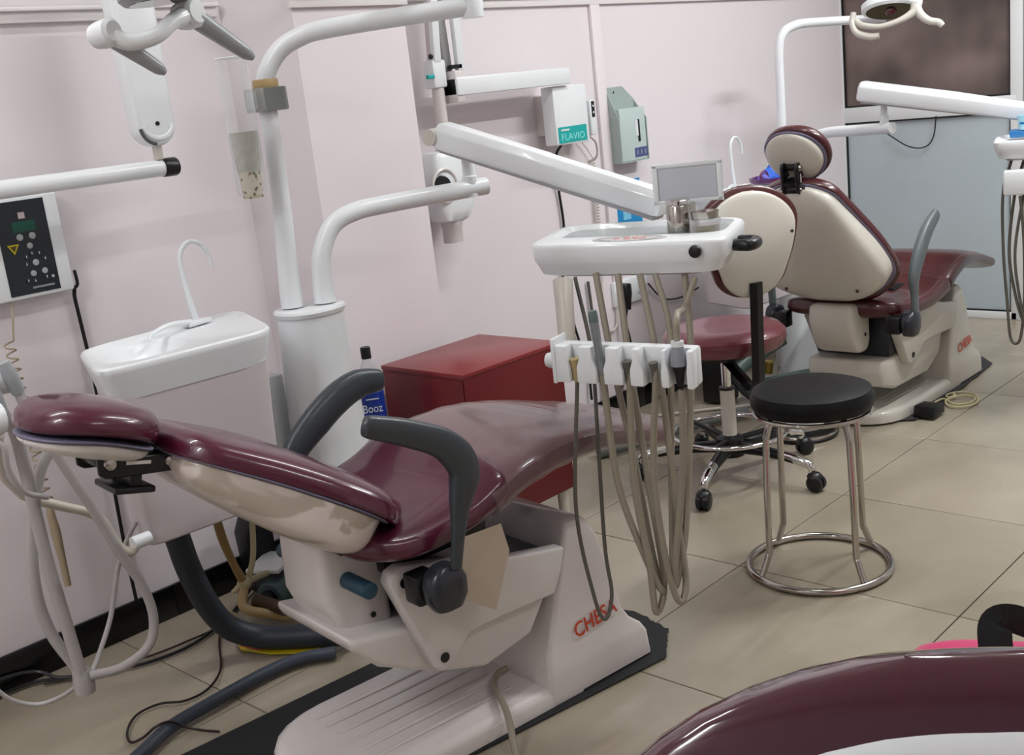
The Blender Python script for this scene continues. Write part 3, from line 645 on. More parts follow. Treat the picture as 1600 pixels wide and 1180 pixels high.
# printed keypad oval
c = tq(.03, -.66); c2 = tq(.45, -.66); dv = (c2-c)
mb = MB(); n = 32
ww = dv.normalized(); dd = Vector((-ww.y, ww.x))
if dd.x < 0: dd = -dd
mb.loft([[Vector((c.x+ww.x*.085*math.cos(a)*k+dd.x*.036*math.sin(a)*k, c.y+ww.y*.085*math.cos(a)*k+dd.y*.036*math.sin(a)*k, .9645+h)) for a in [2*math.pi*j/n for j in range(n)]] for k, h in ((1, 0), (1, .0008))])
kp = mb.build('keypad', mat('keypad_print', '#c3bcbb', .35, var=.05), tr, world=True)
mb = MB()
for a0, a1 in ((.55*math.pi, .95*math.pi), (1.05*math.pi, 1.35*math.pi), (-.35*math.pi, -.1*math.pi), (.08*math.pi, .4*math.pi)):
    pts = [Vector((c.x+ww.x*.074*math.cos(a)+dd.x*.029*math.sin(a), c.y+ww.y*.074*math.cos(a)+dd.y*.029*math.sin(a), .9655)) for a in [a0+(a1-a0)*i/8 for i in range(9)]]
    MB().tube(pts, .0022, 6, smooth=False, flat=.3).build('keypad_arc', mat('arc_print', '#8d949a', .4), kp, world=True)

for kx, ky in ((-.03, .0), (-.01, .008), (.012, .008), (.032, .0), (.0, -.008), (.02, -.008)):
    MB().lathe([(0, 0), (.0075, 0), (.007, .0016), (0, .002)], (c.x+ww.x*kx+dd.x*ky, c.y+ww.y*kx+dd.y*ky, .9652), n=12).build('key', mat('pink_keys', '#cf9f9b', .4), kp, world=True)
q = tq(.72, -1.0); MB().lathe([(0, 0), (.0135, 0), (.0125, .006), (.006, .008), (0, .008)], (q.x-.001, q.y, .942), (-.973, -.231, 0), 20).build('black_knob', BLACK, tr, world=True)
# handle at the right end
q = tq(1.0, -.35); hx = Vector((q.x, q.y, .935)); wv = Vector((.231, -.973, 0)); dv3 = Vector((.93, .37, 0))
mb = MB(); mb.tube([hx, hx+wv*.018+dv3*-.008, hx+wv*.036-dv3*.006, hx+wv*.042+dv3*.03, hx+wv*.03+dv3*.05, hx+dv3*.052], .0125, 12, 6)
mb.build('tray_handle', BLACK, tr, world=True)
# side display on its stand
sc0, sc1 = Vector((2.165, 1.590, 0)), Vector((2.243, 1.458, 0)); sd = (sc1-sc0).normalized(); sn = Vector((sd.y, -sd.x, 0))
if sn.x > 0: sn = -sn
f4 = lambda p, h: sc0+sd*p[0]+sn*h+Vector((0, 0, p[1]))
Ls = (sc1-sc0).length
ds_ = MB().prism([(0, 1.015), (Ls, 1.015), (Ls, 1.102), (0, 1.102)], -.014, .0, f4).build('film_viewer', PLAST, du, bevel=.004, world=True)
mb = MB()
for a, b in (((.0, 1.015), (Ls, 1.023)), ((0, 1.094), (Ls, 1.102)), ((0, 1.015), (.012, 1.102)), ((Ls-.012, 1.015), (Ls, 1.102))):
    mb.prism([(a[0], a[1]), (b[0], a[1]), (b[0], b[1]), (a[0], b[1])], 0, .004, f4)
mb.build('viewer_frame', PLAST, ds_, bevel=.0015, world=True)
MB().prism([(.013, 1.024), (Ls-.013, 1.024), (Ls-.013, 1.092), (.013, 1.092)], 0, .0015, f4).build('viewer_screen', mat('grey_screen', '#c2c6cd', .3), ds_, world=True)
mb = MB(); cc = (sc0+sc1)/2-sn*.005; mb.tube([cc+Vector((0, 0, 1.015)), cc+Vector((.01, .0, .99)), cc+Vector((.03, .01, .958))], .013, 12, 5); mb.build('viewer_stand', PLASTY, du, world=True)
# post and instrument holder
HL, HR = Vector((1.768, 1.565, .757)), Vector((1.842, 1.282, .748)); hw_ = (HR-HL).normalized(); hn = Vector((hw_.y, -hw_.x, 0)).normalized()
if hn.x > 0: hn = -hn
MB().tube([(1.87, 1.625, .90), (1.845, 1.605, .84), (1.825, 1.59, .775)], [.021, .019, .018], 14, 5).build('holder_post', PLASTY, du, world=True)
fh = lambda p, h: HL+hw_*p[0]+hn*h+Vector((0, 0, p[1]))
Lh = (HR-HL).length
ho = MB(); ho.prism([(0, -.040), (Lh, -.040), (Lh, .036), (0, .036)], -.030, -.004, fh)
hb_ = ho.build('holder_bar', PLAST, du, bevel=.006, world=True)
sl = [.052, .107, .163, .217, .268]; sl = [x*Lh/.292 for x in (.040, .098, .154, .208, .260)]
edges = [0.0]+[x for s_ in sl for x in (s_-(.0175 if s_ > .2 else .0075), s_+(.0175 if s_ > .2 else .0075))]+[Lh]
for a, b in zip(edges[::2], edges[1::2]):
    if b-a < .008: continue
    k = min(.007, (b-a)*.22)
    MB().prism([(a, -.040), (b, -.040), (b, -.008), (b-k, .012), (b-k, .036), (a+k, .036), (a+k, .012), (a, -.008)] if a > 0 and b < Lh else
               ([(a, -.040), (b, -.040), (b, -.008), (b-k*.6, .012), (b-k*.6, .036), (a, .036)] if a == 0 else [(a, -.040), (b, -.040), (b, .036), (a+k*.6, .036), (a+k*.6, .012), (a, -.008)]), -.006, .026, fh).build('holder_finger', PLAST, hb_, bevel=.004, world=True)
mb = MB(); mb.lathe([(0, 0), (.014, .002), (.017, .012), (.014, .03), (0, .03)], HL-hw_*.028+hn*.004, hw_, 16); mb.build('holder_knob', PLAST, hb_, world=True)
MB().prism([(-.004, -.042), (.004, -.042), (.004, .05), (-.004, .05)], -.034, .03, fh).build('end_plate', PLAST, hb_, bevel=.003, world=True)
# hoses: from the tray, down behind the holder, round the bottom and up to the slot
def pt(x, y, d): return (x, y, d)
HOS = [  # slot index, top (s), via points world, radius, material, end cap
 (0, [(1.905, 1.62, .90), (1.87, 1.565, .75), (1.83, 1.535, .60), (1.80, 1.520, .35), (1.790, 1.505, .245), (1.765, 1.508, .195), (1.748, 1.518, .25), (1.738, 1.535, .45)], .0042, HOSED),
 (1, [(1.95, 1.60, .90), (1.90, 1.535, .72), (1.89, 1.49, .50), (1.86, 1.44, .31), (1.835, 1.405, .255), (1.815, 1.425, .33), (1.79, 1.46, .50)], .0072, HOSE),
 (2, [(1.95, 1.54, .90), (1.90, 1.49, .72), (1.88, 1.45, .45), (1.85, 1.41, .27), (1.818, 1.413, .212), (1.812, 1.415, .32), (1.805, 1.43, .50)], .0072, HOSE),
 (3, [(1.96, 1.49, .90), (1.92, 1.43, .70), (1.90, 1.40, .42), (1.875, 1.372, .27), (1.845, 1.372, .236), (1.83, 1.385, .33), (1.82, 1.39, .52)], .0072, HOSE),
 (4, [(2.02, 1.42, .89), (1.985, 1.395, .72), (1.94, 1.39, .50), (1.90, 1.385, .35), (1.855, 1.385, .262), (1.842, 1.37, .33), (1.848, 1.34, .52)], .0072, HOSE),
]
for k, pts, r_, m_ in HOS:
    e = fh((sl[k], -.038 if k < 4 else -.065), .010); e2 = fh((sl[k], -.005 if k < 4 else -.048), .012)
    o = MB().tube(pts+[e, e2], r_, 10, 9).build('hose', m_, du, world=True)
for k, cm in ((0, CREAM), (2, HOSED), (3, HOSED)):
    MB().tube([fh((sl[k], -.040), .010), fh((sl[k], -.01), .012), fh((sl[k], .008), .014)], [.0065, .0075, .0095], 12, 4).build('hose_end_sleeve', cm, du, world=True)
MB().tube([(1.985, 1.47, .895), (1.965, 1.43, .80), (1.945, 1.42, .70), (1.915, 1.42, .45), (1.88, 1.41, .26)], .0068, 10, 8).build('supply_hose', HOSE, du, world=True)
# handpieces resting in two slots (held by the holder: things of their own)
hp1 = thing('air_water_syringe', 'slim grey handpiece standing in the second slot of the instrument holder', 'handpiece', tuple(fh((sl[1], 0), .013)+OFFSET))
up = Vector((-.03, .06, 1)).normalized(); o0 = fh((sl[1], -.02), .013)
MB().tube([o0, o0+up*.05, o0+up*.085, o0+up*.105], [.0072, .0085, .0095, .0095], 14, 4).build('barrel', mat('grey_alloy', '#8f9497', .3, metal=.5), hp1, world=True)
MB().tube([o0+up*.105, o0+up*.118, o0+up*.128], [.0098, .010, .0085], 14, 3).build('collar', mat('green_grey_collar', '#5f716d', .35), hp1, world=True)
hp2 = thing('micromotor_handpiece', 'grey and black motor handpiece hanging in the last slot of the instrument holder', 'handpiece', tuple(fh((sl[4], 0), .013)+OFFSET))
o0 = fh((sl[4], -.012), .013); up = Vector((0, 0, 1))
MB().tube([o0-up*.026, o0, o0+up*.016], [.0070, .010, .0148], 16, 4).build('black_cone', BLACK, hp2, world=True)
MB().tube([o0+up*.016, o0+up*.030, o0+up*.048, o0+up*.056], [.0158, .0158, .0125, .0115], 16, 4).build('motor_sleeve', mat('grey_sleeve', '#8b8e97', .3, coat=.3), hp2, world=True)
MB().tube([o0+up*.054, o0+up*.064], [.0125, .0125], 16, 2).build('white_ring', PLAST, hp2, world=True)
MB().tube([o0+up*.062, o0+up*.11+Vector((.02, .01, 0)), Vector((1.975, 1.395, .83)), Vector((2.02, 1.395, .883))], .0065, 10, 8).build('motor_hose', HOSE, hp2, world=True)
# things on the tray
cn = thing('steel_canister', 'small brushed steel canister on the right end of the instrument tray', 'canister', (2.085, 1.41, .971))
cx_, cy_ = 2.135, 1.505
MB().lathe([(0, 0), (.026, 0), (.027, .002), (.027, .062), (.024, .066), (0, .066)], (cx_, cy_, .9545), n=28).build('canister_body', STEEL, cn, world=True)
MB().lathe([(0, .066), (.0275, .066), (.0275, .074), (.022, .078), (0, .078)], (cx_, cy_, .9545), n=28).build('lid', CHROME, cn, world=True)
gd = thing('glass_dish', 'low glass dish with amber liquid beside the steel canister', 'dish', (2.072, 1.343, .971))
MB().lathe([(0, 0), (.030, 0), (.034, .004), (.034, .034), (.032, .034), (.032, .006), (0, .005)], (2.135, 1.438, .9545), n=28).build('dish_glass', CLEAR, gd, world=True)
MB().lathe([(0, .0065), (.0315, .0065), (.0315, .022), (0, .022)], (2.135, 1.438, .9545), n=28).build('amber_liquid', mat('amber', '#7a6a2c', .15, coat=.5, var=.1), gd, world=True)
MB().lathe([(0, .034), (.028, .034), (.03, .05), (.029, .05), (.027, .036), (0, .036)], (2.135, 1.438, .9545), n=28).build('dish_lid', STEEL, gd, world=True)
OFFSET = Vector((0, 0, 0))
# ================================================================= things on the wall
YW = Y1
# ---- x-ray control box (near left)
kb = thing('keypad_box', 'white wall box with a navy keypad and yellow warning triangle', 'control box', (1.19, YW, .95))
KX0, KX1, KZ0, KZ1, KF = 1.085, 1.283, .955, 1.200, 2.742
MB().prism([(KX0, KZ0), (KX1, KZ0), (KX1, KZ1), (KX0, KZ1)], KF, YW, XZ).build('housing', PLAST, kb, bevel=.006, world=True)
MB().prism([(.985, KZ0-.005), (1.088, KZ0-.005), (1.088, KZ1-.02), (.985, KZ1-.02)], KF+.004, YW, XZ).build('side_module', PLASTD, kb, bevel=.008, world=True)
pn = MB().prism([(1.122, .965), (1.247, .965), (1.247, 1.190), (1.122, 1.190)], KF-.0015, KF, XZ).build('keypad_panel', PANEL, kb, world=True)
F_ = KF-.0018
def kdisc(x, z, r, m, nm='button'): MB().lathe([(0, 0), (r, 0), (r*.85, .002), (0, .0025)], (x, F_, z), (0, -1, 0), 18).build(nm, m, pn, world=True)
BTN = mat('grey_button', '#a3a7a9', .4)
MB().prism([(1.158, 1.115), (1.215, 1.115), (1.215, 1.140), (1.158, 1.140)], F_-.001, F_, XZ).build('green_display', mat('green_lcd', '#0e4a3c', .3), pn, world=True)
MB().prism([(1.178, 1.147), (1.194, 1.147), (1.194, 1.162), (1.178, 1.162)], F_-.001, F_, XZ).build('square_key', mat('pale_key', '#b9a9a6', .4), pn, world=True)
for x, z, r in ((1.172, 1.103, .0085), (1.203, 1.103, .0085), (1.192, 1.080, .0075), (1.198, 1.038, .008), (1.187, 1.013, .0075), (1.216, 1.015, .0075), (1.233, .998, .004)): kdisc(x, z, r, BTN)
for i, (x, z) in enumerate(((1.177, 1.055), (1.192, 1.062), (1.210, 1.060), (1.174, 1.037), (1.222, 1.045), (1.170, .998), (1.187, .995), (1.217, 1.0))):
    kdisc(x, z, .0065, mat('dark_key', '#1b2a33', .4), 'dark_key')
    MB().box((x, F_-.0028, z), (.0016, .0006, .006)).build('key_mark', WHITEP, pn, world=True)
tri_ = [(1.137, 1.088), (1.166, 1.088), (1.1515, 1.064)]; tr_i = [(1.143, 1.0845), (1.160, 1.0845), (1.1515, 1.0705)]
w_ = MB().prism(tri_, F_-.0008, F_, XZ).build('warning_triangle', mat('yellow_print', '#c9b52a', .4), pn, world=True)
MB().prism(tr_i, F_-.0012, F_-.0008, XZ).build('warning_field', mat('brown_print', '#4a4016', .4), w_, world=True)
MB().box((1.205, F_-.0003, .979), (.055, .0006, .005)).build('logo_strip', mat('pale_print', '#7f8c92', .4), pn, world=True)
MB().tube([(1.296, 2.755, 1.0), (1.297, 2.755, .965), (1.286, 2.758, .955)], .0045, 8, 4).build('cable_clip', CORDB, kb, world=True)
tag(MB().tube([(1.290, 2.762, .953), (1.289, 2.768, .93), (1.292, 2.770, .86), (1.296, 2.770, .70), (1.290, 2.770, .45), (1.285, 2.768, .25), (1.28, 2.755, .10)], .005, 8, 8).build('hanging_cable', CORDB), 'thick black cord dropping from the wall keypad box behind the spittoon', 'cord')
# thin coiled exposure cord hanging from the keypad box
pts = []
for i in range(181):
    t_ = i/180; z = .87-.40*t_; a = t_*2*math.pi*17
    pts.append((1.076+.012*math.cos(a)+.008*t_, 2.700+.010*math.sin(a), z))
mb = MB(); mb.tube([(1.12, 2.752, .954), (1.118, 2.745, .93), (1.10, 2.72, .89)]+pts[::1], .0022, 6, 2)
mb.tube([pts[-1], (1.085, 2.70, .44), (1.087, 2.70, .38), (1.088, 2.70, .30), (1.088, 2.70, .235)], [.003, .009, .012, .009, .008], 10, 4)
tag(mb.build('coiled_cable', mat('tan_cord', '#a3927a', .5)), 'thin tan coiled cord hanging below the wall keypad box', 'cord')
# ---- near x-ray arm: horizontal tube, black end cap and upright cover
xa1 = thing('wall_xray_machine', 'white wall arm with a black end cap and an upright rounded cover', 'x-ray arm', (1.2, 2.62, 1.23))
MB().lathe([(0, -.62), (.021, -.62), (.021, .465), (0, .465)], (1.05, 2.62, 1.224), (1, 0, 0), 24).build('arm_tube', PLAST, xa1, world=True)
MB().lathe([(0, 0), (.0225, 0), (.0235, .005), (.0235, .036), (.021, .041), (0, .041)], (1.512, 2.62, 1.224), (1, 0, 0), 24).build('end_cap', BLACK, xa1, world=True)
MB().box((.50, 2.70, 1.224), (.10, YW-2.62+.0, .12)).build('wall_bracket', PLAST, xa1, bevel=.01, world=True)
MB().lathe([(0, 1.245), (.012, 1.245), (.012, 1.29), (0, 1.29)], (1.508, 2.62, 0), n=16).build('pivot_stub', PLASTY, xa1, world=True)
out = [(1.464+.053*math.cos(math.pi+math.pi*k/16)+.041, 1.330+.052*math.sin(math.pi+math.pi*k/16)) for k in range(17)]+[(1.560, 1.68), (1.44, 1.68)]
cvr = MB().prism(out, 2.592, 2.648, XZ).build('upright_cover', PLAST, xa1, bevel=.012, seg=3, world=True)
MB().lathe([(0, 0), (.0055, 0), (.0055, .002), (0, .002)], (1.505, 2.592, 1.333), (0, -1, 0), 14).build('cover_screw', BLACK, cvr, world=True)
arc = [(1.502+.046*math.cos(a), 2.591, 1.326+.043*math.sin(a)) for a in [math.pi*(1.02+.42*k/10) for k in range(11)]]
MB().tube(arc, .0045, 8, smooth=False, flat=.6, up=(0, 1, 0)).build('dark_slot', mat('slot_dark', '#4d514f', .5), cvr, world=True)
arc = [(1.506+.040*math.cos(a), 2.590, 1.333+.036*math.sin(a)) for a in [math.pi*(1.05+.9*k/14) for k in range(15)]]
MB().tube(arc, .006, 8, smooth=False, flat=.5, up=(0, 1, 0)).build('raised_rim', PLAST, cvr, world=True)
# ---- far x-ray unit on the recess wall
xr = thing('wall_xray_unit', 'white wall x-ray unit with teal tag, hanging head and long bracket', 'x-ray unit', (2.9, YW, 1.1))
MB().prism([(2.60, 1.322), (3.16, 1.322), (3.16, 1.378), (2.60, 1.378)], 2.635, 2.70, XZ).build('bracket_beam', PLAST, xr, bevel=.004, world=True)
MB().prism([(2.60, 1.30), (2.635, 1.30), (2.635, 1.40), (2.60, 1.40)], 2.64, 2.70, XZ).build('beam_end', PLASTD, xr, bevel=.004, world=True)
bx = MB().prism([(3.078, 1.115), (3.262, 1.112), (3.262, 1.318), (3.078, 1.318)], 2.655, 2.712, XZ).build('power_box', PLAST, xr, bevel=.005, world=True)
MB().prism([(3.12, 1.15), (3.22, 1.15), (3.22, 1.29), (3.12, 1.29)], 2.712, YW, XZ).build('box_mount', PLASTD, xr, world=True)
tg = MB().prism([(3.088, 1.120), (3.245, 1.120), (3.245, 1.176), (3.088, 1.176)], 2.6535, 2.655, XZ).build('teal_tag', TEAL, bx, world=True)
text('tag_lettering', 'FLAVIO', .034, (3.166, 2.6532, 1.139), (1, 0, 0), (0, 0, 1), mat('pale_teal_print', '#8fe0dc', .5), bx, world=True, sx=1.18)
MB().box((3.125, 2.6530, 1.165), (.045, .001, .006)).build('tag_stripe', WHITEP, bx, world=True)
# scissor arm rising out of view
for (xa_, za), (xb_, zb2), yy, w2, mm, nm in (((2.640, 1.40), (2.64, 1.72), 2.655, .030, PLAST, 'scissor_link'), ((2.615, 1.40), (2.60, 1.72), 2.69, .034, mat('grey_link', '#9b9b9b', .4), 'scissor_link'), ((2.555, 1.43), (2.575, 1.72), 2.672, .030, PLAST, 'scissor_link'), ((2.578, 1.43), (2.60, 1.72), 2.715, .03, PLASTD, 'scissor_link')):
    MB().prism([(xa_-w2/2, za), (xa_+w2/2, za), (xb_+w2/2, zb2), (xb_-w2/2, zb2)], yy-.010, yy+.010, XZ).build(nm, mm, xr, bevel=.004, world=True)
MB().prism([(2.55, 1.70), (2.66, 1.70), (2.66, 1.76), (2.55, 1.76)], 2.64, 2.735, XZ).build('upper_knuckle', PLAST, xr, bevel=.01, world=True)
MB().box((2.622, 2.66, 1.412), (.036, .03, .012)).build('black_stop', BLACK, xr, world=True)
MB().box((2.560, 2.69, 1.395), (.056, .05, .085)).build('lower_knuckle', PLAST, xr, bevel=.006, world=True)
MB().box((2.523, 2.672, 1.388), (.030, .012, .013)).build('teal_stop', TEAL, xr, bevel=.002, world=True)
MB().lathe([(0, 0), (.009, 0), (.007, .006), (0, .007)], (2.525, 2.664, 1.448), (0, -1, 0), 14).build('brake_knob', BLACK, xr, world=True)
MB().lathe([(0, 1.17), (.020, 1.17), (.020, 1.36), (0, 1.36)], (2.565, 2.69, 0), n=20).build('drop_tube', PLASTD, xr, world=True)
MB().lathe([(0, 1.150), (.028, 1.150), (.028, 1.18), (0, 1.18)], (2.560, 2.69, 0), n=20).build('head_swivel', PLASTY, xr, world=True)
hx_ = MB().loft([rrect(2.56, 2.695, a, b, z, 4, 32) for z, a, b in ((.925, .03, .03), (.935, .062, .042), (.97, .082, .05), (1.07, .088, .052), (1.135, .080, .048), (1.153, .066, .04), (1.157, .045, .03))]).build('xray_head', PLAST, xr, world=True)
MB().lathe([(0, 0), (.034, 0), (.030, .010), (0, .012)], (2.490, 2.645, 1.050), (0, -1, 0), 20).build('angle_dial', BLACK, hx_, world=True)
MB().torus((2.500, 2.643, 1.050), .052, .005, 30, 8, (0, 1, 0)).build('dial_ring', PLASTD, hx_, world=True)
MB().lathe([(0, .860), (.033, .860), (.033, .91), (.036, .915), (.036, .935), (0, .935)], (2.558, 2.695, 0), n=28).build('aiming_cone', mat('clear_white_cone', '#c9c4c4', .3), hx_, world=True)
# handset beside the power box
hsn = thing('exposure_handset', 'slim white handset with black keys hooked right of the wall x-ray box', 'handset', (3.31, YW, 1.13))
MB().prism([(3.270, 1.125), (3.325, 1.125), (3.325, 1.255), (3.270, 1.255)], 2.70, YW, XZ).build('cradle', mat('grey_cradle', '#a9adb2', .4), hsn, bevel=.004, world=True)
MB().prism([(3.300, 1.130), (3.334, 1.130), (3.334, 1.258), (3.300, 1.258)], 2.675, 2.70, XZ).build('handset_body', PLAST, hsn, bevel=.008, world=True)
MB().prism([(3.309, 1.195), (3.325, 1.195), (3.325, 1.252), (3.309, 1.252)], 2.673, 2.675, XZ).build('key_strip', BLACK, hsn, bevel=.0008, world=True)
for z in (1.235, 1.212): MB().lathe([(0, 0), (.004, 0), (0, .001)], (3.317, 2.673, z), (0, -1, 0), 10).build('key', PLAST, hsn, world=True)
MB().tube([(3.30, 2.69, 1.128), (3.335, 2.69, 1.10), (3.345, 2.70, 1.05), (3.34, 2.74, 1.03)], .005, 8, 5, flat=.5).build('strap', PLASTD, hsn, world=True)
pts = [(3.40+.009*math.cos(i*.9), 2.765+.009*math.sin(i*.9), 1.03-.0016*i) for i in range(190)]
tag(MB().tube([(3.335, 2.765, 1.115), (3.37, 2.765, 1.08)]+pts+[(3.39, 2.765, .66)], .0022, 5, 1, smooth=False).build('spiral_cord', PLASTY), 'pale spiral cord hanging from the handset on the recess wall', 'cord')
tag(MB().tube([(3.15, 2.70, 1.113), (3.155, 2.735, 1.07), (3.19, 2.768, .95), (3.20, 2.770, .80), (3.165, 2.770, .66), (3.20, 2.770, .45), (3.26, 2.772, .25), (3.26, 2.765, .12)], .0050, 8, 8).build('power_cord', CORDB), 'black power cord running down the wall below the teal tagged box', 'cord')
# ---- leaflet rack
OFFSET = Vector((.030, 0, 0))
rk = thing('glove_dispenser_rack', 'greenish clear rack holding a printed carton beside the flat batten', 'rack', (3.59, YW, 1.0))
GT = mat('green_tinted_acrylic', '#a3b1ad', .15, coat=.4, var=.12, scale=14)
MB().add([(3.495, YW-.002, 1.00), (3.665, YW-.002, 1.00), (3.675, YW-.002, 1.235), (3.60, YW-.002, 1.292), (3.505, YW-.002, 1.292),
          (3.495, YW-.008, 1.00), (3.665, YW-.008, 1.00), (3.675, YW-.008, 1.235), (3.60, YW-.008, 1.292), (3.505, YW-.008, 1.292)],
         [[0, 1, 2, 3, 4], [9, 8, 7, 6, 5], [0, 5, 6, 1], [1, 6, 7, 2], [2, 7, 8, 3], [3, 8, 9, 4], [4, 9, 5, 0]]).build('back_plate', GT, rk, world=True)
MB().prism([(YW-.008, 1.002), (YW-.062, 1.002), (YW-.062, 1.165), (YW-.008, 1.285)], 3.495, 3.499, YZ).build('side_plate', GT, rk, world=True)
MB().prism([(YW-.008, 1.002), (YW-.062, 1.002), (YW-.062, 1.165), (YW-.008, 1.235)], 3.668, 3.672, YZ).build('side_plate', GT, rk, world=True)
MB().box((3.583, YW-.035, 1.004), (.172, .054, .005)).build('floor_plate', GT, rk, world=True)
ct = MB().box((3.585, YW-.035, 1.107), (.160, .046, .200)).build('carton', mat('pale_green_carton', '#b9c9c6', .5, var=.1, scale=10), rk, bevel=.001, world=True)
MB().box((3.5045, YW-.035, 1.08), (.0015, .026, .10)).build('carton_stripe', mat('steel_blue_print', '#5f7c8a', .5), ct, world=True)
MB().box((3.625, YW-.0588, 1.035), (.080, .0015, .036)).build('carton_band', mat('violet_print', '#4c4f86', .5), ct, world=True)
for i in range(3): MB().box((3.60+i*.025, YW-.0600, 1.035), (.010, .0012, .018)).build('band_mark', mat('pale_print', '#7f8c92', .4), ct, world=True)
MB().box((3.620, YW-.0588, 1.118), (.014, .0015, .085)).build('black_silhouette', BLACK, ct, world=True)
MB().box((3.606, YW-.0592, 1.128), (.018, .0015, .060)).build('white_patch', WHITEP, ct, world=True)
MB().lathe([(0, 0), (.005, 0), (0, .003)], (3.545, YW-.008, 1.272), (0, -1, 0), 12).build('screw', BLACK, rk, world=True)
OFFSET = Vector((0, 0, 0))
# ---- blue sheet on wall, socket with plug
bl = thing('blue_wall_card', 'bright blue printed card on the recess wall below the rack', 'poster', (3.59, YW, .75))
MB().prism([(3.49, .74), (3.70, .74), (3.70, .93), (3.49, .93)], YW-.004, YW, XZ).build('card', mat('bright_blue_card', '#1489c4', .35, coat=.3, var=.1), bl, world=True)
for x, w__ in ((3.515, .006), (3.53, .003), (3.60, .05)): MB().box((x, YW-.0045, .80), (w__, .001, .05)).build('printed_mark', mat('light_blue_print', '#7fc4e2', .4), bl, world=True)
sk = thing('wall_socket', 'white wall socket with a black plug behind the instrument hoses', 'socket', (3.56, YW, .45))
MB().prism([(3.46, .445), (3.68, .445), (3.68, .545), (3.46, .545)], YW-.018, YW, XZ).build('socket_plate', PLAST, sk, bevel=.004, world=True)
MB().box((3.63, YW-.022, .50), (.035, .01, .045)).build('switch', PLAST, sk, bevel=.003, world=True)
pg = thing('black_plug', 'black power plug pushed into the white wall socket', 'plug', (3.50, YW-.04, .46))
MB().loft([rrect(3.505, YW-.038, a, .018, z, 3, 20) for z, a in ((.535, .012), (.53, .026), (.49, .028), (.465, .018), (.435, .009), (.43, .005))]).build('plug_body', BLACK, pg, world=True)
MB().tube([(3.505, YW-.038, .432), (3.50, YW-.03, .38), (3.53, YW-.02, .30), (3.535, YW-.014, .24), (3.49, YW-.012, .15), (3.44, YW-.015, .105)], .0045, 8, 7).build('plug_cord', CORDB, pg, world=True)
tag(MB().tube([(3.66, YW-.02, .44), (3.70, YW-.012, .33), (3.71, YW-.012, .22), (3.69, YW-.012, .12)], .0035, 6, 6).build('socket_cord', HOSED), 'thin grey cord hanging from the right side of the socket', 'cord')
tag(MB().tube([(3.68, YW-.02, .50), (3.78, YW-.012, .42), (3.90, YW-.012, .395), (4.05, YW-.012, .41)], .0035, 6, 6).build('slack_cord', CORDB), 'thin black cord sagging along the wall from the socket', 'cord')
tag(MB().tube([(3.40, YW-.010, .60), (3.385, YW-.012, .45), (3.40, YW-.013, .37), (3.44, YW-.013, .36), (3.47, YW-.012, .40), (3.478, YW-.01, .60)], .004, 8, 7).build('cream_cable_loop', PLASTY), 'cream cable loop hanging left of the wall socket', 'cord')
tag(MB().tube([(3.31, YW-.012, .58), (3.32, YW-.014, .40), (3.34, YW-.014, .20), (3.34, YW-.02, .10)], .006, 8, 6).build('wall_conduit', HOSED), 'grey conduit running down the wall left of the cream loop', 'cord')
# ================================================================= stools
st = thing('steel_stool', 'round black padded stool on four bent steel legs, open floor', 'stool', (2.524, 1.404, 0))
MB().lathe([(0, .440), (.125, .440), (.150, .446), (.156, .462), (.156, .478), (.149, .494), (.125, .502), (.06, .504), (0, .504)], n=48).build('seat', BLACKV, st)
MB().torus((0, 0, .436), .146, .0065, 48, 8).build('seat_ring', STEEL, st)
MB().torus((0, 0, .0105), .183, .0095, 60, 12).build('floor_ring', STEEL, st)
for dg in (154, 66, 246, 338):
    a = R(dg); c_, s_ = math.cos(a), math.sin(a)
    MB().tube([(c_*.118, s_*.118, .438), (c_*.130, s_*.130, .425), (c_*.141, s_*.141, .395), (c_*.144, s_*.144, .37), (c_*.149, s_*.149, .22), (c_*.152, s_*.152, .085), (c_*.156, s_*.156, .068), (c_*.178, s_*.178, .018)], .0088, 12, 6).build('leg', STEEL, st)
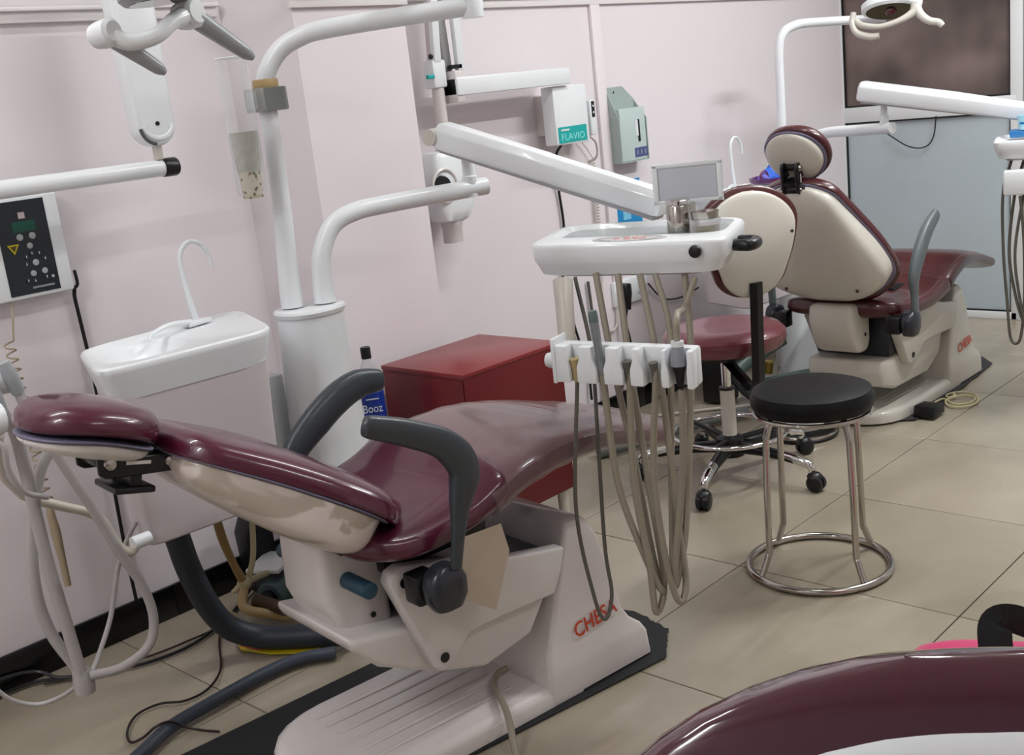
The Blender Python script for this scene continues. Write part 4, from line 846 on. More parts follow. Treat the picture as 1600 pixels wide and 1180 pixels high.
def doctor_stool(label, loc, dro, wb, rtop, vin, shell, svin, spin=196, puff=.012, inset=.02, drop=0, top=.975):
    ds = thing('doctor_stool', label, 'stool', (loc[0], loc[1], 0), dro)
    MB().lathe([(0, .435), (.15, .435), (.185, .445), (.20, .468), (.198, .492), (.180, .510), (.13, .517), (.06, .514), (0, .513)], n=48).build('seat', svin, ds)
    MB().lathe([(0, .405), (.07, .405), (.08, .434), (0, .434)], n=24).build('seat_plate', BLACK, ds)
    MB().lathe([(0, .22), (.0155, .22), (.0155, .41), (0, .41)], n=20).build('gas_lift_piston', CHROME, ds)
    MB().lathe([(0, .12), (.024, .12), (.024, .30), (.021, .303), (0, .303)], n=24).build('lift_sleeve', PLASTY, ds)
    MB().lathe([(.0, .30), (.026, .30), (.026, .308), (0, .308)], n=24).build('sleeve_ring', BLACK, ds)
    MB().lathe([(0, .075), (.045, .075), (.05, .09), (.045, .135), (.026, .145), (0, .145)], n=24).build('hub', BLACK, ds)
    MB().torus((0, 0, .155), .185, .0075, 56, 10).build('foot_ring', CHROME, ds)
    for k in range(3):
        a = R(20+120*k); MB().tube([(math.cos(a)*.03, math.sin(a)*.03, .13), (math.cos(a)*.10, math.sin(a)*.10, .142), (math.cos(a)*.18, math.sin(a)*.18, .155)], .008, 8, 4).build('ring_spoke', BLACK, ds)
    for k in range(5):
        wa = R(spin+72*k)-dro; c_, s_ = math.cos(wa), math.sin(wa); P = lambda r, z: (c_*r, s_*r, z)
        MB().tube([P(.03, .105), P(.12, .105), P(.20, .098), P(.24, .092)], [.026, .022, .018, .016], 12, 5, flat=.8).build('base_spoke', BLACK, ds)
        MB().tube([P(.20, .102), P(.255, .094), P(.295, .080), P(.300, .060)], [.017, .0165, .014, .010], 12, 6).build('chrome_tip', CHROME, ds)
        cc = Vector(P(.305, 0)); sd_ = Vector((-s_, c_, 0)); 
        ca = MB()
        ca.lathe([(0, -.022), (.020, -.022), (.026, -.018), (.027, -.004), (.022, -.003), (.022, .003), (.027, .004), (.026, .018), (.020, .022), (0, .022)], cc+Vector((c_*.008, s_*.008, .027)), sd_, 24)
        cs = ca.build('castor', BLACK, ds)
        MB().loft([rrect(cc.x+.004*c_, cc.y+.004*s_, a, a, z, 2.4, 20) for z, a in ((.034, .020), (.048, .024), (.058, .018), (.062, .010))]).build('castor_hood', BLACK, cs)
    # backrest: local -x is towards the camera
    bk = [(-.235, .640), (-.250, .72), (-.258, .80), (-.255, .88), (-.240, .975)]
    bk = [(x, .64+(z-.64)*(top-.64)/.335) for x, z in bk]
    WB = wb
    MB().slab([(x+.012, z) for x, z in bk], WB, [(0, puff), (1, puff)], [(0, .045), (1, .045)], p=2.8, rw=(.07, rtop), rt=(.03, .035), n0=(-1, 0, 0)).build('backrest', vin, ds)
    MB().slab([(x-.006-(puff-.012)*.6, z+.002-(drop*(z-.64)/.325)) for x, z in bk], [(a, b-inset) for a, b in WB], [(0, .016), (.5, .02), (1, .012)], [(0, .004), (1, .004)], p=3, rw=(.07, rtop), rt=(.03, .03), n0=(-1, 0, 0)).build('backrest_shell', shell, ds)
    MB().tube([(-.03, 0, .395), (-.12, 0, .37), (-.20, 0, .345), (-.243, 0, .37), (-.254, 0, .44), (-.262, 0, .56), (-.272, 0, .69)], .021, 4, 6, flat=.35, p=2, up=None).build('back_bar', BLACK, ds)
    for y, z in ((-.115, .83), (.115, .83)): MB().lathe([(0, 0), (.005, 0), (.005, .002), (0, .002)], (-.288, y, z), (-1, 0, 0), 10).build('screw', DKGREY, ds)

    return ds
doctor_stool('plum padded swivel stool with cream backrest shell and castors', (3.03, 1.99), R(56), [(0, .19), (.2, .23), (.45, .285), (.7, .315), (.9, .30), (1, .27)], .12, MAROON2, PLASTY, MAROON3, inset=.035, drop=.018)
# ================================================================= floor mats
def ragged(pts, amp, seed):
    r = random.Random(seed); out = []
    for (a, b, f) in [(pts[i], pts[(i+1) % len(pts)], pts[i][2]) for i in range(len(pts))]:
        n = 10 if f else 1
        for k in range(n):
            t = k/n; j = amp*(r.random()-.5)*2 if (f and k) else 0
            out.append((a[0]+(b[0]-a[0])*t+j, a[1]+(b[1]-a[1])*t+j))
    return out
m1 = ragged([(.70, 2.137, 0), (1.521, 2.053, 0), (1.95, 1.96, 0), (2.06, 1.90, 1), (2.041, 1.632, 1), (2.017, 1.537, 1), (1.897, 1.462, 0), (1.369, 1.562, 0), (.70, 1.665, 0)], .008, 5)
tag(MB().prism(m1, .0052, .0080, XY).build('rubber_mat', MATBLK, bevel=.0006, seg=1), 'black rubber mat with a torn end under the reclined chair', 'mat')
m2 = ragged([(3.60, 2.16, 0), (4.62, 2.16, 0), (4.76, 1.84, 0), (4.635, 1.737, 1), (3.954, 1.690, 0), (3.80, 1.70, 0), (3.70, 1.86, 0)], .004, 9)
tag(MB().prism(m2, .0052, .0080, XY).build('rubber_mat', mat('charcoal_rubber_mat', '#2a282c', .6, var=.1), bevel=.0006, seg=1), 'charcoal rubber mat under the upright chair', 'mat')
# ================================================================= far unit
u2 = copy_tree(u1); u2.location.x += 2.53; u2.location.y += .02
u2['label'] = 'white spittoon and column unit half hidden behind the upright chair'
tr2 = thing('gauze_tray', 'purple tray heaped with bright blue cloths beside the far headrest', 'tray', (3.955, 2.32, .8655))
qx = lambda x, y, z: Vector((3.955+x, 2.32+y, .8665+z))
MB().loft([[qx(a*math.cos(t)*.125, a*sgp(math.sin(t), .8)*.075, z) for t in [2*math.pi*j/32 for j in range(32)]] for a, z in ((.8, 0), (.95, .006), (1.0, .022), (.97, .022), (.9, .008))]).build('tray_body', mat('purple_plastic', '#5a1f5e', .3, coat=.3, var=.2), tr2, world=True)
cr = random.Random(4); mb = MB()
for (x, y, r_, h) in ((-.03, 0, .045, .045), (.02, .0, .055, .065), (.065, .01, .04, .05), (-.07, .0, .03, .03)):
    rings = []
    for k in range(7):
        u = k/6; rr = r_*math.cos(u*math.pi/2*.97)**.6
        rings.append([qx(x+rr*math.cos(a)*(1+.22*math.sin(3*a+x*90+u*4)), y+rr*.8*math.sin(a)*(1+.2*math.cos(4*a+u*5)), .012+h*u) for a in [2*math.pi*j/20 for j in range(20)]])
    mb = MB().loft(rings); mb.build('folded_cloth', mat('bright_blue_cloth', '#2f63c9', .7, var=.3, scale=30) if x > -.05 else mat('violet_cloth', '#6b62b8', .7, var=.3, scale=30), tr2, world=True)
MB().torus(qx(-.085, -.01, .028), .022, .003, 20, 6, (.2, 1, 0)).build('red_loop', mat('dark_red_cord', '#7a1f35', .5), tr2, world=True)
# low stand the tray rests on: the far spittoon deck carries it
MB().box((3.955, 2.32, .853), (.16, .12, .0215)).build('deck_plate', PLAST, u2, bevel=.004, world=True)
# ---- far operating light
lp2 = thing('operating_light', 'far operating lamp with twin white handles in front of the dark glass', 'lamp', (4.22, 2.42, .86))
MB().tube([(4.22, 2.42, .862), (4.23, 2.43, 1.0), (4.235, 2.43, 1.2), (4.24, 2.43, 1.36), (4.26, 2.42, 1.425), (4.31, 2.395, 1.452), (4.38, 2.35, 1.456), (4.55, 2.12, 1.440)], [.022, .020, .0185, .0185, .0185, .0185, .0185, .017], 14, 8).build('pole', PLAST, lp2, world=True)
MB().tube([(4.55, 2.12, 1.440), (4.555, 2.11, 1.50), (4.53, 2.08, 1.56), (4.47, 2.05, 1.555), (4.46, 2.04, 1.51)], .014, 12, 6).build('yoke', PLAST, lp2, world=True)
C2 = Vector((4.455, 2.05, 1.478)); ex = Vector((.24, -.97, 0)); ey = Vector((.97, .24, 0)); ez = Vector((0, 0, 1))
q2 = lambda a, b, c: C2+ex*a+ey*b+ez*c
tilt = lambda a, b, c: q2(a, b*.85+c*.5, c*.85-b*.5)
MB().loft([[tilt(.115*k*math.cos(t), .068*k*math.sin(t), z) for t in [2*math.pi*j/32 for j in range(32)]] for k, z in ((.86, -.022), (1, -.014), (1.02, .01), (.8, .035), (.4, .045))]).build('lamp_housing', PLAST, lp2, world=True)
MB().loft([[tilt(.115*k*math.cos(t), .068*k*math.sin(t), z) for t in [2*math.pi*j/32 for j in range(32)]] for k, z in ((.84, -.0225), (.75, -.012), (.5, -.004), (.2, 0))]).build('reflector', MATS['mirror'], lp2, world=True)
MB().lathe([(0, -.01), (.022, -.01), (.024, 0), (.018, .012), (0, .014)], tilt(.0, 0, -.022), -ez, 16).build('bulb_cover', mat('dark_red_bulb_cover', '#4d1019', .2, coat=.5), lp2, world=True)
MB().tube([q2(-.13, -.05, -.035), q2(-.10, -.07, -.058), q2(-.03, -.08, -.072), q2(.04, -.075, -.060), q2(.09, -.06, -.035), q2(.10, -.05, -.005)], [.012, .012, .011, .012, .016, .018], 12, 8).build('grip_bar', PLASTY, lp2, world=True)
MB().tube([q2(-.135, -.05, -.006), q2(-.140, -.06, -.045), q2(-.12, -.07, -.085), q2(-.07, -.07, -.105), q2(-.035, -.07, -.105)], [.011, .012, .013, .0145, .013], 12, 8).build('handle', PLASTY, lp2, world=True)
MB().tube([q2(.10, -.05, -.01), q2(.118, -.06, -.045), q2(.15, -.07, -.072), q2(.185, -.07, -.083), q2(.20, -.07, -.098)], [.018, .016, .0145, .0135, .011], 12, 8).build('handle', PLASTY, lp2, world=True)
# ---- far delivery arm and tray
d2 = thing('instrument_delivery_arm', 'far white balanced arm and tray at the right edge', 'dental unit', (4.27, 2.37, .86))
MB().tube([(4.27, 2.37, .862), (4.275, 2.37, .93), (4.29, 2.34, .99), (4.28, 2.26, 1.018), (4.22, 2.10, 1.024), (4.145, 1.915, 1.03)], [.026, .024, .022, .0215, .0215, .021], 14, 8).build('support_pipe', PLAST, d2, world=True)
MB().lathe([(0, 1.02), (.016, 1.02), (.017, 1.075), (.013, 1.078), (.013, 1.125), (0, 1.125)], (4.16, 1.955, 0), n=18).build('swivel_joint', PLAST, d2, world=True)
B0_, B1_ = Vector((4.13, 2.035, 1.172)), Vector((4.18, 1.36, 1.035))
dB = (B1_-B0_).normalized(); nB = (Vector((0, 0, 1))-dB*dB.z).normalized(); bB = dB.cross(nB); LB = (B1_-B0_).length
MB().loft([[B0_+dB*d+bB*(p[0]*k)+nB*(p[1]*k*1.05) for p in sec] for d, k in ((0, .8), (.01, 1), (LB*.5, .96), (LB*.98, .72), (LB, .6))]).build('balanced_arm', PLAST, d2, bevel=.003, world=True)
MB().loft([[B0_+dB*d+bB*p[0]*.93*k+nB*p[1]*k for p in ((-.028, -.038), (.028, -.038), (.030, -.027), (-.030, -.027))] for d, k in ((.02, 1), (LB-.01, .72))]).build('under_cover', MATS['grey_underside'], d2, world=True)
TC = Vector((4.14, 1.30, 0)); tw = Vector((.30, -.954, 0)); td = Vector((.954, .30, 0))
def t2ring(z, k): return [TC+tw*(.225*k*sgp(math.cos(a), .3))+td*(.15*k*sgp(math.sin(a), .3))+Vector((0, 0, z)) for a in [2*math.pi*j/40 for j in range(40)]]
t2 = MB().loft([t2ring(.912, .90), t2ring(.915, .93), t2ring(.935, .96), t2ring(.940, .98), t2ring(.968, 1.0), t2ring(.974, .98), t2ring(.974, .93), t2ring(.966, .90), t2ring(.966, .3)]).build('instrument_tray', PLAST, d2, ang=45, world=True)
MB().loft([t2ring(.9125, .85), t2ring(.905, .82)]).build('underside', MATS['darker_tray_underside'], d2, world=True)
mb = MB(); mb.tube([B1_+Vector((0, 0, -.01)), Vector((4.215, 1.345, 1.0)), Vector((4.235, 1.335, .966))], .016, 12, 4); mb.build('tray_neck', PLAST, d2, world=True)
hb2 = MB().prism([(-.02, -.042), (.24, -.042), (.24, .042), (-.02, .042)], -.02, .025, lambda p, h: Vector((3.955, 1.420, .835))+tw*p[0]-td*h+Vector((0, 0, p[1]))).build('holder_bar', PLAST, d2, bevel=.008, world=True)
MB().tube([(4.07, 1.36, .91), (4.03, 1.36, .87), (3.99, 1.35, .84)], .012, 10, 4).build('holder_post', PLASTY, d2, world=True)
for pts in ([(4.03, 1.440, .905), (3.99, 1.455, .80), (3.97, 1.448, .60), (3.96, 1.432, .42), (3.955, 1.420, .30), (3.955, 1.400, .275), (3.955, 1.383, .31), (3.955, 1.372, .45), (3.955, 1.375, .65), (3.95, 1.385, .79)],
            [(4.05, 1.405, .905), (4.00, 1.418, .80), (3.975, 1.43, .60), (3.96, 1.405, .45), (3.955, 1.378, .36), (3.95, 1.36, .34), (3.95, 1.345, .40), (3.955, 1.35, .60), (3.95, 1.36, .79)],
            [(4.07, 1.385, .905), (3.995, 1.39, .78), (3.96, 1.405, .60), (3.955, 1.39, .45), (3.95, 1.36, .32), (3.95, 1.34, .30), (3.95, 1.325, .40), (3.95, 1.33, .78)]):
    MB().tube(pts, .0052, 8, 8).build('hose', HOSED, d2, world=True)
pk = thing('blue_instrument_case', 'flat blue case lying on the far instrument tray', 'case', (4.10, 1.42, .9745))
MB().prism([(-.115, -.05), (.16, -.05), (.16, .05), (-.115, .05)], .9750, .9995, lambda p, h: TC-tw*.06+tw*p[0]+td*p[1]+Vector((0, 0, h))).build('case_body', mat('blue_plastic', '#0f6aa8', .3, coat=.3, var=.1), pk, bevel=.006, world=True)
MB().prism([(-.02, -.03), (.06, -.03), (.06, -.01), (-.02, -.01)], .9995, 1.0005, lambda p, h: TC-tw*.06+tw*p[0]+td*p[1]+Vector((0, 0, h))).build('pale_label', mat('light_blue_print', '#7fc4e2'), pk, world=True)
cp = thing('pale_blue_cup', 'small translucent pale blue cup tipped on the blue case', 'cup', (4.06, 1.45, 1.0))
cc = TC-tw*.125-td*.028+Vector((0, 0, 1.0005))
MB().lathe([(0, 0), (.022, 0), (.0265, .048), (.0255, .048), (.021, .002), (0, .002)], cc, (0, 0, 1), 24).build('cup_wall', mat('pale_cyan_plastic', '#a9dbe8', .3, coat=.2), cp, world=True)
MB().box(cc+Vector((-.024, .0, .022)), (.003, .02, .007), rz=.3).build('blue_mark', mat('blue_plastic', '#0f6aa8'), cp, world=True)
pb = thing('pink_cup', 'pink plastic cup upside down on the far instrument tray at the right edge', 'cup', (4.16, 1.30, .975))
MB().lathe([(0, 0), (.024, 0), (.025, .03), (.018, .055), (0, .06)], TC+tw*.055-td*.03+Vector((0, 0, 1.0)), n=20).build('cup_body', mat('pink_plastic', '#d98fa6', .4), pb, world=True)
tag(MB().tube([(5.452, 2.56, .925), (5.452, 2.521, .898), (5.452, 2.45, .853), (5.452, 2.386, .838), (5.452, 2.338, .854), (5.452, 2.312, .901), (5.452, 2.301, .985)], .0032, 6, 8).build('sagging_cord', CORDB), 'thin black cord sagging across the grey partition panel', 'cord')
# ================================================================= hoses and cables by the near chair
dk = thing('charcoal_duct', 'thick charcoal duct hose curving from the spittoon cabinet to the chair base', 'hose', (1.30, 2.36, 0))
MB().tube([(1.222, 2.36, .418), (1.228, 2.36, .37), (1.243, 2.365, .29), (1.275, 2.375, .19), (1.325, 2.385, .10), (1.385, 2.36, .052), (1.44, 2.303, .040), (1.495, 2.232, .040), (1.54, 2.165, .040)], .030, 16, 8).build('duct_hose', DUCT, dk, world=True)
tag(MB().tube([(.80, 2.11, .022), (.937, 2.160, .022), (1.037, 2.205, .022), (1.151, 2.218, .022), (1.318, 2.224, .022), (1.41, 2.205, .022), (1.475, 2.155, .022)], .0155, 14, 8).build('blue_grey_hose', DUCTB), 'slate blue hose lying along the floor left of the black mat', 'hose')
tag(MB().tube([(1.410, 2.575, .009), (1.351, 2.488, .009), (1.273, 2.363, .009), (1.200, 2.306, .009), (1.139, 2.306, .009), (1.096, 2.348, .009), (1.038, 2.351, .009), (.988, 2.304, .009), (.967, 2.252, .009), (.985, 2.225, .02), (1.01, 2.205, .041), (1.04, 2.195, .041), (1.065, 2.178, .02), (1.088, 2.145, .011), (1.106, 2.110, .010)], .0030, 8, 8).build('looped_cord', mat('dark_red_brown_cord', '#160b0b', .4)), 'thin dark cord looping over the slate blue hose', 'cord')
tag(MB().tube([(1.668, 2.745, .04), (1.545, 2.667, .010), (1.434, 2.60, .010), (1.308, 2.552, .010), (1.188, 2.569, .010), (1.110, 2.623, .010), (1.023, 2.691, .010), (.953, 2.745, .010), (.80, 2.75, .010)], .0048, 8, 8).build('floor_cable', CORDB), 'black cable lying along the skirting under the spittoon cabinet', 'cord')
tag(MB().tube([(1.50, 2.60, .030), (1.435, 2.585, .0085), (1.320, 2.585, .0085), (1.213, 2.600, .0085), (1.095, 2.647, .0085), (.98, 2.71, .0085)], .0030, 8, 8).build('floor_cable', mat('brown_cord', '#2a1d1a', .4)), 'thin brown cable beside the black skirting cable', 'cord')
tag(MB().tube([(.72, 2.765, .05), (.90, 2.762, .045), (.982, 2.752, .03), (1.01, 2.70, .016), (1.036, 2.662, .016)], .0048, 8, 8).build('skirting_cable', mat('grey_black_cord', '#2d2c30', .35, coat=.3)), 'glossy dark cable against the left end of the skirting', 'cord')
# drain fittings: cream tubes tied at a knot, teal filter housing, corrugated hose
kn = thing('drain_tubes', 'knotted cream drain tubes hanging below the spittoon cabinet', 'tubes', (1.45, 2.53, 0))
kt = Vector((1.462, 2.50, .135))
MB().tube([(1.395, 2.47, .420), (1.408, 2.48, .30), (1.435, 2.49, .20), kt], [.011, .012, .010, .012], 10, 6).build('drain_tube', mat('amber_tube', '#8f7448', .45, var=.2, scale=20), kn, world=True)
MB().tube([(1.510, 2.47, .420), (1.505, 2.48, .30), (1.495, 2.49, .20), kt+Vector((.01, 0, 0))], .008, 10, 6).build('drain_tube', mat('cream_tube', '#b9ae8b', .45), kn, world=True)
MB().tube([kt, (1.43, 2.47, .085), (1.475, 2.42, .060), (1.52, 2.40, .040)], [.014, .013, .013, .013], 10, 6).build('drain_tube', MATS['yellowed_tube'], kn, world=True)
MB().tube([kt+Vector((-.04, 0, -.012)), kt+Vector((0, 0, 0)), kt+Vector((.08, .01, -.005))], [.006, .010, .008], 10, 5).build('cross_tube', MATS['cream_tube'], kn, world=True)
MB().lathe([(0, -.014), (.016, -.012), (.019, 0), (.016, .012), (0, .014)], kt, (1, .2, .4), 16).build('tie_knot', MATS['cream_tube'], kn, world=True)
MB().tube([(1.262, 2.50, .420), (1.268, 2.50, .34), (1.285, 2.50, .25), (1.310, 2.51, .19), (1.35, 2.53, .12), (1.42, 2.50, .06)], .006, 8, 6).build('thin_cream_tube', MATS['cream_tube'], kn, world=True)
pts = [(1.476+.0*i, 2.415, .075) for i in range(2)]
cz = MB(); L0, L1 = Vector((1.470, 2.475, .088)), Vector((1.500, 2.385, .070)); prof = []
for i in range(25): prof += [(.018, i*.0042), (.014, i*.0042+.0021)]
cz.lathe([(0, 0)]+prof+[(0, .105)], L0, (L1-L0), 18); cz.build('corrugated_hose', mat('brown_corrugated', '#6d5a4a', .5), kn, world=True)
ff = thing('filter_housing', 'teal grey filter housing and white lid on the floor behind the chair', 'filter', (1.60, 2.52, 0))
MB().lathe([(0, 0), (.040, 0), (.044, .01), (.044, .11), (.040, .12), (0, .12)], (1.535, 2.51, .056), (.85, .35, 0), 28).build('filter_body', mat('teal_grey_plastic', '#4d6468', .35, coat=.2), ff, world=True)
MB().lathe([(0, 0), (.026, 0), (.026, .03), (0, .03)], (1.510, 2.500, .056), (.85, .35, 0), 20).build('filter_port', BLACK, ff, world=True)
MB().box((1.60, 2.57, .125), (.13, .10, .012), rz=.5, rot=None).build('white_lid', PLAST, ff, bevel=.003, world=True)
MB().box((1.60, 2.57, .062), (.09, .08, .114), rz=.5).build('filter_stand', DKGREY, ff, bevel=.006, world=True)
MB().prism([(1.58, .02), (1.66, .02), (1.66, .24), (1.60, .26), (1.57, .20)], 2.63, 2.70, XZ).build('black_pump_block', BLACK, ff, bevel=.01, world=True)
yb = thing('yellow_packet', 'crumpled yellow and orange packet under the charcoal duct', 'packet', (1.44, 2.36, 0))
yp = [(1.385, 2.46), (1.43, 2.41), (1.50, 2.32), (1.56, 2.27), (1.53, 2.23), (1.45, 2.24), (1.395, 2.32), (1.365, 2.41)]
mb = MB().prism(yp, .0055, .0095, XY); mb.build('packet_film', mat('yellow_packet_film', '#b8a313', .35, coat=.3, var=.3, scale=40), yb, bevel=.001, world=True)
MB().prism([(1.375, 2.43), (1.42, 2.385), (1.41, 2.34), (1.385, 2.37)], .0096, .0112, XY).build('orange_print', mat('orange_print', '#b8461c', .4), yb, world=True)
tag(MB().tube([(1.585, 1.668, .067), (1.555, 1.668, .067), (1.515, 1.640, .067), (1.465, 1.565, .069), (1.440, 1.528, .055), (1.405, 1.485, .020), (1.36, 1.44, .014), (1.24, 1.39, .014)], .0075, 10, 8).build('foot_cable', HOSE), 'grey cable crossing the base plate of the reclined chair', 'cord')
# ================================================================= assistant arm with suction hoses (far left)
aa = thing('assistant_arm', 'white assistant arm with looping grey suction hoses at far left', 'dental unit', (1.09, 2.24, .42))
MB().lathe([(0, 0), (.015, 0), (.015, .042), (0, .042)], (1.058, 2.24, .452), (1, 0, 0), 16).build('pivot_peg', PLAST, aa, world=True)
MB().tube([(1.070, 2.24, .448), (1.050, 2.24, .436), (1.030, 2.24, .452), (1.015, 2.24, .49), (1.003, 2.24, .525), (.975, 2.24, .555), (.930, 2.24, .583), (.884, 2.24, .612), (.85, 2.24, .64)], [.010, .011, .011, .0105, .010, .0095, .010, .0105, .011], 12, 6).build('arm_rod', mat('yellowing_white', '#c2bcae', .4), aa, world=True)
MB().tube([(.85, 2.24, .64), (.81, 2.20, .70), (.79, 2.14, .76), (.785, 2.11, .80)], .010, 10, 6).build('holder_stem', PLASTD, aa, world=True)
MB().tube([(.70, 2.13, .835), (.76, 2.12, .830), (.80, 2.12, .828)], [.032, .034, .030], 18, 3).build('holder_cup', PLAST, aa, world=True)
MB().tube([(.78, 2.17, .895), (.82, 2.165, .889), (.853, 2.16, .881)], [.024, .028, .022], 18, 3).build('holder_cup', PLAST, aa, world=True)
MB().tube([(.795, 2.135, .905), (.803, 2.135, .87), (.812, 2.14, .83)], [.012, .014, .012], 12, 4).build('suction_handle', GH, aa, world=True)
MB().tube([(.832, 2.135, .925), (.840, 2.135, .895), (.850, 2.14, .862)], [.012, .015, .013], 12, 4).build('suction_handle', GH, aa, world=True)
SUC = [([(.812, 2.14, .83), (.834, 2.160, .790), (.838, 2.160, .712), (.839, 2.160, .619), (.841, 2.160, .509), (.849, 2.160, .388), (.855, 2.160, .292), (.858, 2.160, .240)], .0125),
       ([(.850, 2.14, .862), (.862, 2.13, .80), (.877, 2.12, .757), (.901, 2.120, .691), (.935, 2.120, .598), (.969, 2.120, .495), (1.004, 2.120, .403), (1.014, 2.120, .326), (.991, 2.120, .270), (.931, 2.130, .246), (.869, 2.150, .250)], .0100),
       ([(.940, 2.20, .76), (.926, 2.200, .732), (.886, 2.200, .690), (.856, 2.200, .619), (.832, 2.200, .532), (.822, 2.200, .438), (.832, 2.200, .349), (.858, 2.185, .269), (.862, 2.17, .24)], .0115)]
for pts, r_ in SUC: MB().tube(pts, r_, 14, 8).build('suction_hose', HOSEW, aa, world=True)
MB().tube([(1.105, 2.30, .475), (1.075, 2.300, .441), (1.041, 2.300, .385), (.995, 2.28, .296), (.935, 2.25, .232), (.880, 2.20, .215), (.863, 2.18, .225)], .0055, 10, 8).build('thin_hose', HOSEW, aa, world=True)
MB().tube([(.863, 2.18, .230), (.845, 2.25, .185), (.806, 2.29, .172), (.759, 2.300, .205), (.72, 2.300, .270)], .0048, 10, 8).build('thin_hose', HOSEW, aa, world=True)
MB().tube([(.76, 2.13, .80), (.784, 2.100, .78), (.785, 2.100, .732), (.805, 2.105, .682), (.845, 2.12, .655), (.88, 2.19, .63)], .0055, 10, 8).build('thin_hose', HOSEW, aa, world=True)
MB().lathe([(0, 0), (.020, 0), (.022, .02), (.018, .05), (0, .05)], (.861, 2.165, .212), n=16).build('hose_collar', HOSEW, aa, world=True)
# ================================================================= by the far chair
fc = thing('foot_control', 'round steel foot control on the floor behind the steel stool', 'pedal', (3.510, 1.995, 0))
MB().lathe([(0, .0055), (.125, .0055), (.128, .012), (.120, .022), (.09, .030), (0, .032)], n=40).build('foot_base', BLACK, fc)
MB().torus((0, 0, .020), .122, .006, 40, 8).build('steel_rim', STEEL, fc)
MB().lathe([(0, .032), (.075, .032), (.078, .045), (.06, .055), (0, .056)], n=32).build('pedal_cap', PLASTY, fc)
pbx = thing('black_pedal_box', 'small black box standing on the charcoal mat edge', 'box', (3.87, 1.680, .008))
MB().prism([(-.05, .0085), (.05, .0085), (.045, .045), (-.04, .05)], -.040, .040, XZ).build('box_body', BLACK, pbx, bevel=.006)
bpy.data.objects[pbx.name].location.z = 0
tag(MB().tube([(4.11, 1.690, .022), (4.11, 1.680, .016), (4.085, 1.70, .013), (4.125, 1.715, .0125), (4.185, 1.69, .0085), (4.165, 1.625, .0085), (4.075, 1.585, .0085), (4.005, 1.605, .0085), (3.995, 1.655, .0085), (4.05, 1.690, .013), (4.13, 1.66, .0125), (4.12, 1.61, .0125), (4.05, 1.60, .0125), (4.01, 1.64, .0125), (4.06, 1.70, .013), (4.03, 1.715, .013), (3.985, 1.715, .0125)], .0038, 8, 8).build('coiled_cable', mat('cream_cable', '#c3b98f', .45)), 'loose cream cable coil beside the far chair base', 'cord')
gd2 = thing('green_hose', 'thick grey green hose bundle on the floor beside the far chair', 'hose', (4.05, 2.4, 0))
GG = mat('grey_green_hose', '#5d716c', .4, var=.1)
MB().tube([(3.78, 2.40, .06), (3.88, 2.38, .05), (4.00, 2.35, .04), (4.10, 2.30, .04), (4.15, 2.20, .05)], .030, 16, 6).build('hose', GG, gd2, world=True)
MB().tube([(3.80, 2.48, .10), (3.90, 2.45, .15), (4.0, 2.42, .18), (4.06, 2.38, .21)], .034, 16, 6).build('hose', GG, gd2, world=True)
MB().lathe([(0, 0), (.036, 0), (.036, .02), (0, .02)], (3.93, 2.44, .163), (.95, -.25, .25), 20).build('black_clamp', BLACK, gd2, world=True)
MB().lathe([(0, 0), (.018, 0), (.018, .05), (0, .05)], (3.90, 2.36, .10), (0, -.2, 1), 16).build('brass_valve', mat('brass', '#b59a4c', .3, metal=.8), gd2, world=True)
MB().box((3.76, 2.50, .13), (.10, .12, .245), rz=.2).build('black_valve_block', BLACK, gd2, bevel=.01, world=True)
MB().tube([(3.74, 2.42, .10), (3.70, 2.32, .05), (3.68, 2.20, .03), (3.66, 2.10, .022)], .010, 10, 6).build('thin_hose', BLACK, gd2, world=True)
tag(MB().tube([(3.36, 2.735, .02), (3.45, 2.65, .0085), (3.55, 2.55, .0085), (3.66, 2.44, .0085), (3.78, 2.30, .0085), (3.90, 2.20, .0085)], .006, 8, 8).build('floor_conduit', PLASTY), 'cream conduit crossing the floor towards the far chair', 'cord')
# thick grey elbow tube under the plum stool
tag(MB().tube([(2.98, 2.52, .012+.016), (3.10, 2.46, .030), (3.30, 2.40, .030), (3.48, 2.34, .030), (3.60, 2.28, .030)], [.028, .022, .020, .020, .02], 14, 6).build('grey_floor_pipe', mat('grey_pipe', '#6f7472', .4)), 'thick grey pipe lying on the floor beyond the plum stool', 'pipe')
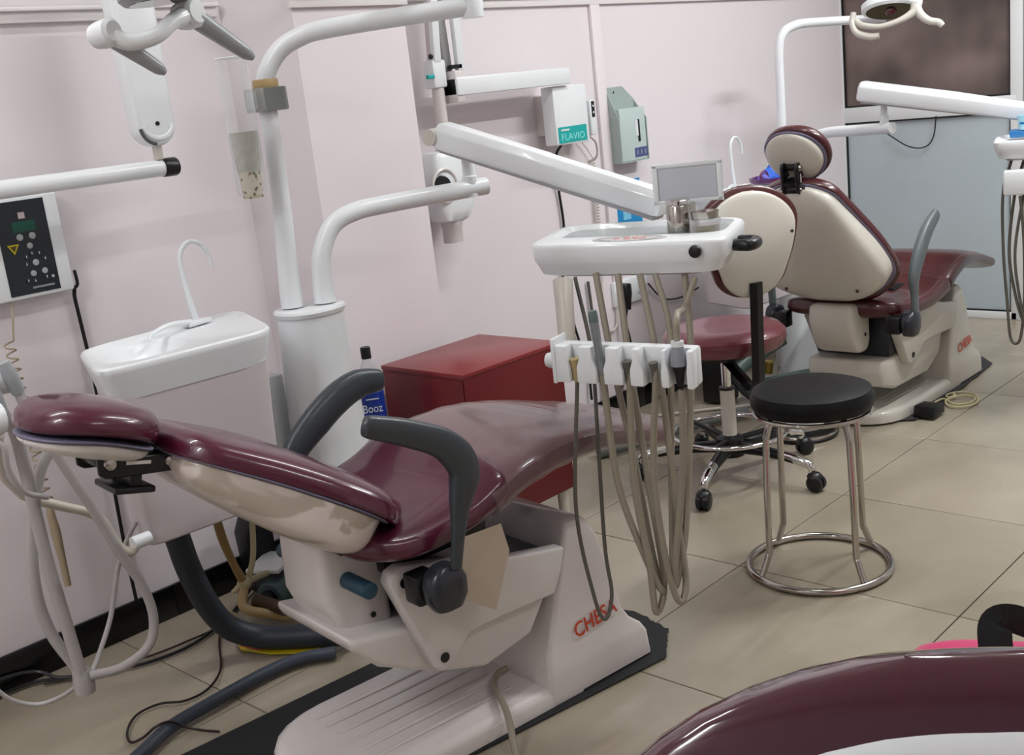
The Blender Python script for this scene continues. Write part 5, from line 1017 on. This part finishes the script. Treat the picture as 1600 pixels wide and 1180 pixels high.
# ================================================================= nearest stool: only the top of its back is in the picture
GLP = mat('film_gloss_plum', '#431626', .12, coat=1, var=.15, scale=4, bump=.05, bscale=10)
s3 = doctor_stool('nearest stool back, glossy film wrapped plum rim and white shell, bottom right', (.794, .37), R(35), [(0, .28), (.2, .35), (.45, .44), (.7, .50), (.9, .50), (1, .47)], .17, GLP, PLAST, GLP, puff=.026, inset=.060, drop=.034, top=.955)
# ================================================================= bag on the floor
bg = thing('pink_bag', 'bright pink bag with black trim and strap on the floor at right', 'bag', (2.06, .70, 0))
PK = mat('magenta_fabric', '#c4175f', .6, var=.08, bump=.15, bscale=120, sheen=.3); BF = mat('black_webbing', '#0b0c0f', .7, bump=.2, bscale=200)
BC = Vector((2.01, .725, 0)); bw = Vector((.42, -.907, 0)); bd = Vector((.907, .42, 0))
def bring(z, hw_, hd_): return [BC+bw*(hw_*sgp(math.cos(a), .62))+bd*(hd_*sgp(math.sin(a), .7))+Vector((0, 0, z)) for a in [2*math.pi*j/36 for j in range(36)]]
MB().loft([bring(.0055, .20, .10), bring(.02, .21, .11), bring(.08, .21, .11), bring(.125, .20, .09), bring(.158, .17, .065), bring(.175, .13, .04), bring(.180, .08, .02)]).build('bag_body', PK, bg, world=True)
pts = [BC+bw*(.19*math.cos(a))+bd*(-.082+.05*math.sin(a))+Vector((0, 0, .055+.118*math.sin(a))) for a in [math.pi*i/24 for i in range(25)]]
MB().tube(pts, .0065, 8, smooth=False).build('black_piping', BF, bg, world=True)
s0 = BC-bw*.03
MB().tube([s0-bd*.118+Vector((0, 0, .08)), s0-bd*.105+Vector((0, 0, .14)), s0-bd*.085+Vector((0, 0, .205)), s0-bd*.07+bw*.0+Vector((0, 0, .262)), s0-bd*.05+bw*.025+Vector((0, 0, .268)), s0-bd*.02+bw*.08+Vector((0, 0, .235)), s0+bw*.15+Vector((0, 0, .195)), s0+bw*.18+Vector((0, 0, .12))], .030, 4, 7, flat=.14, up=bd, p=2).build('shoulder_strap', BF, bg, world=True)
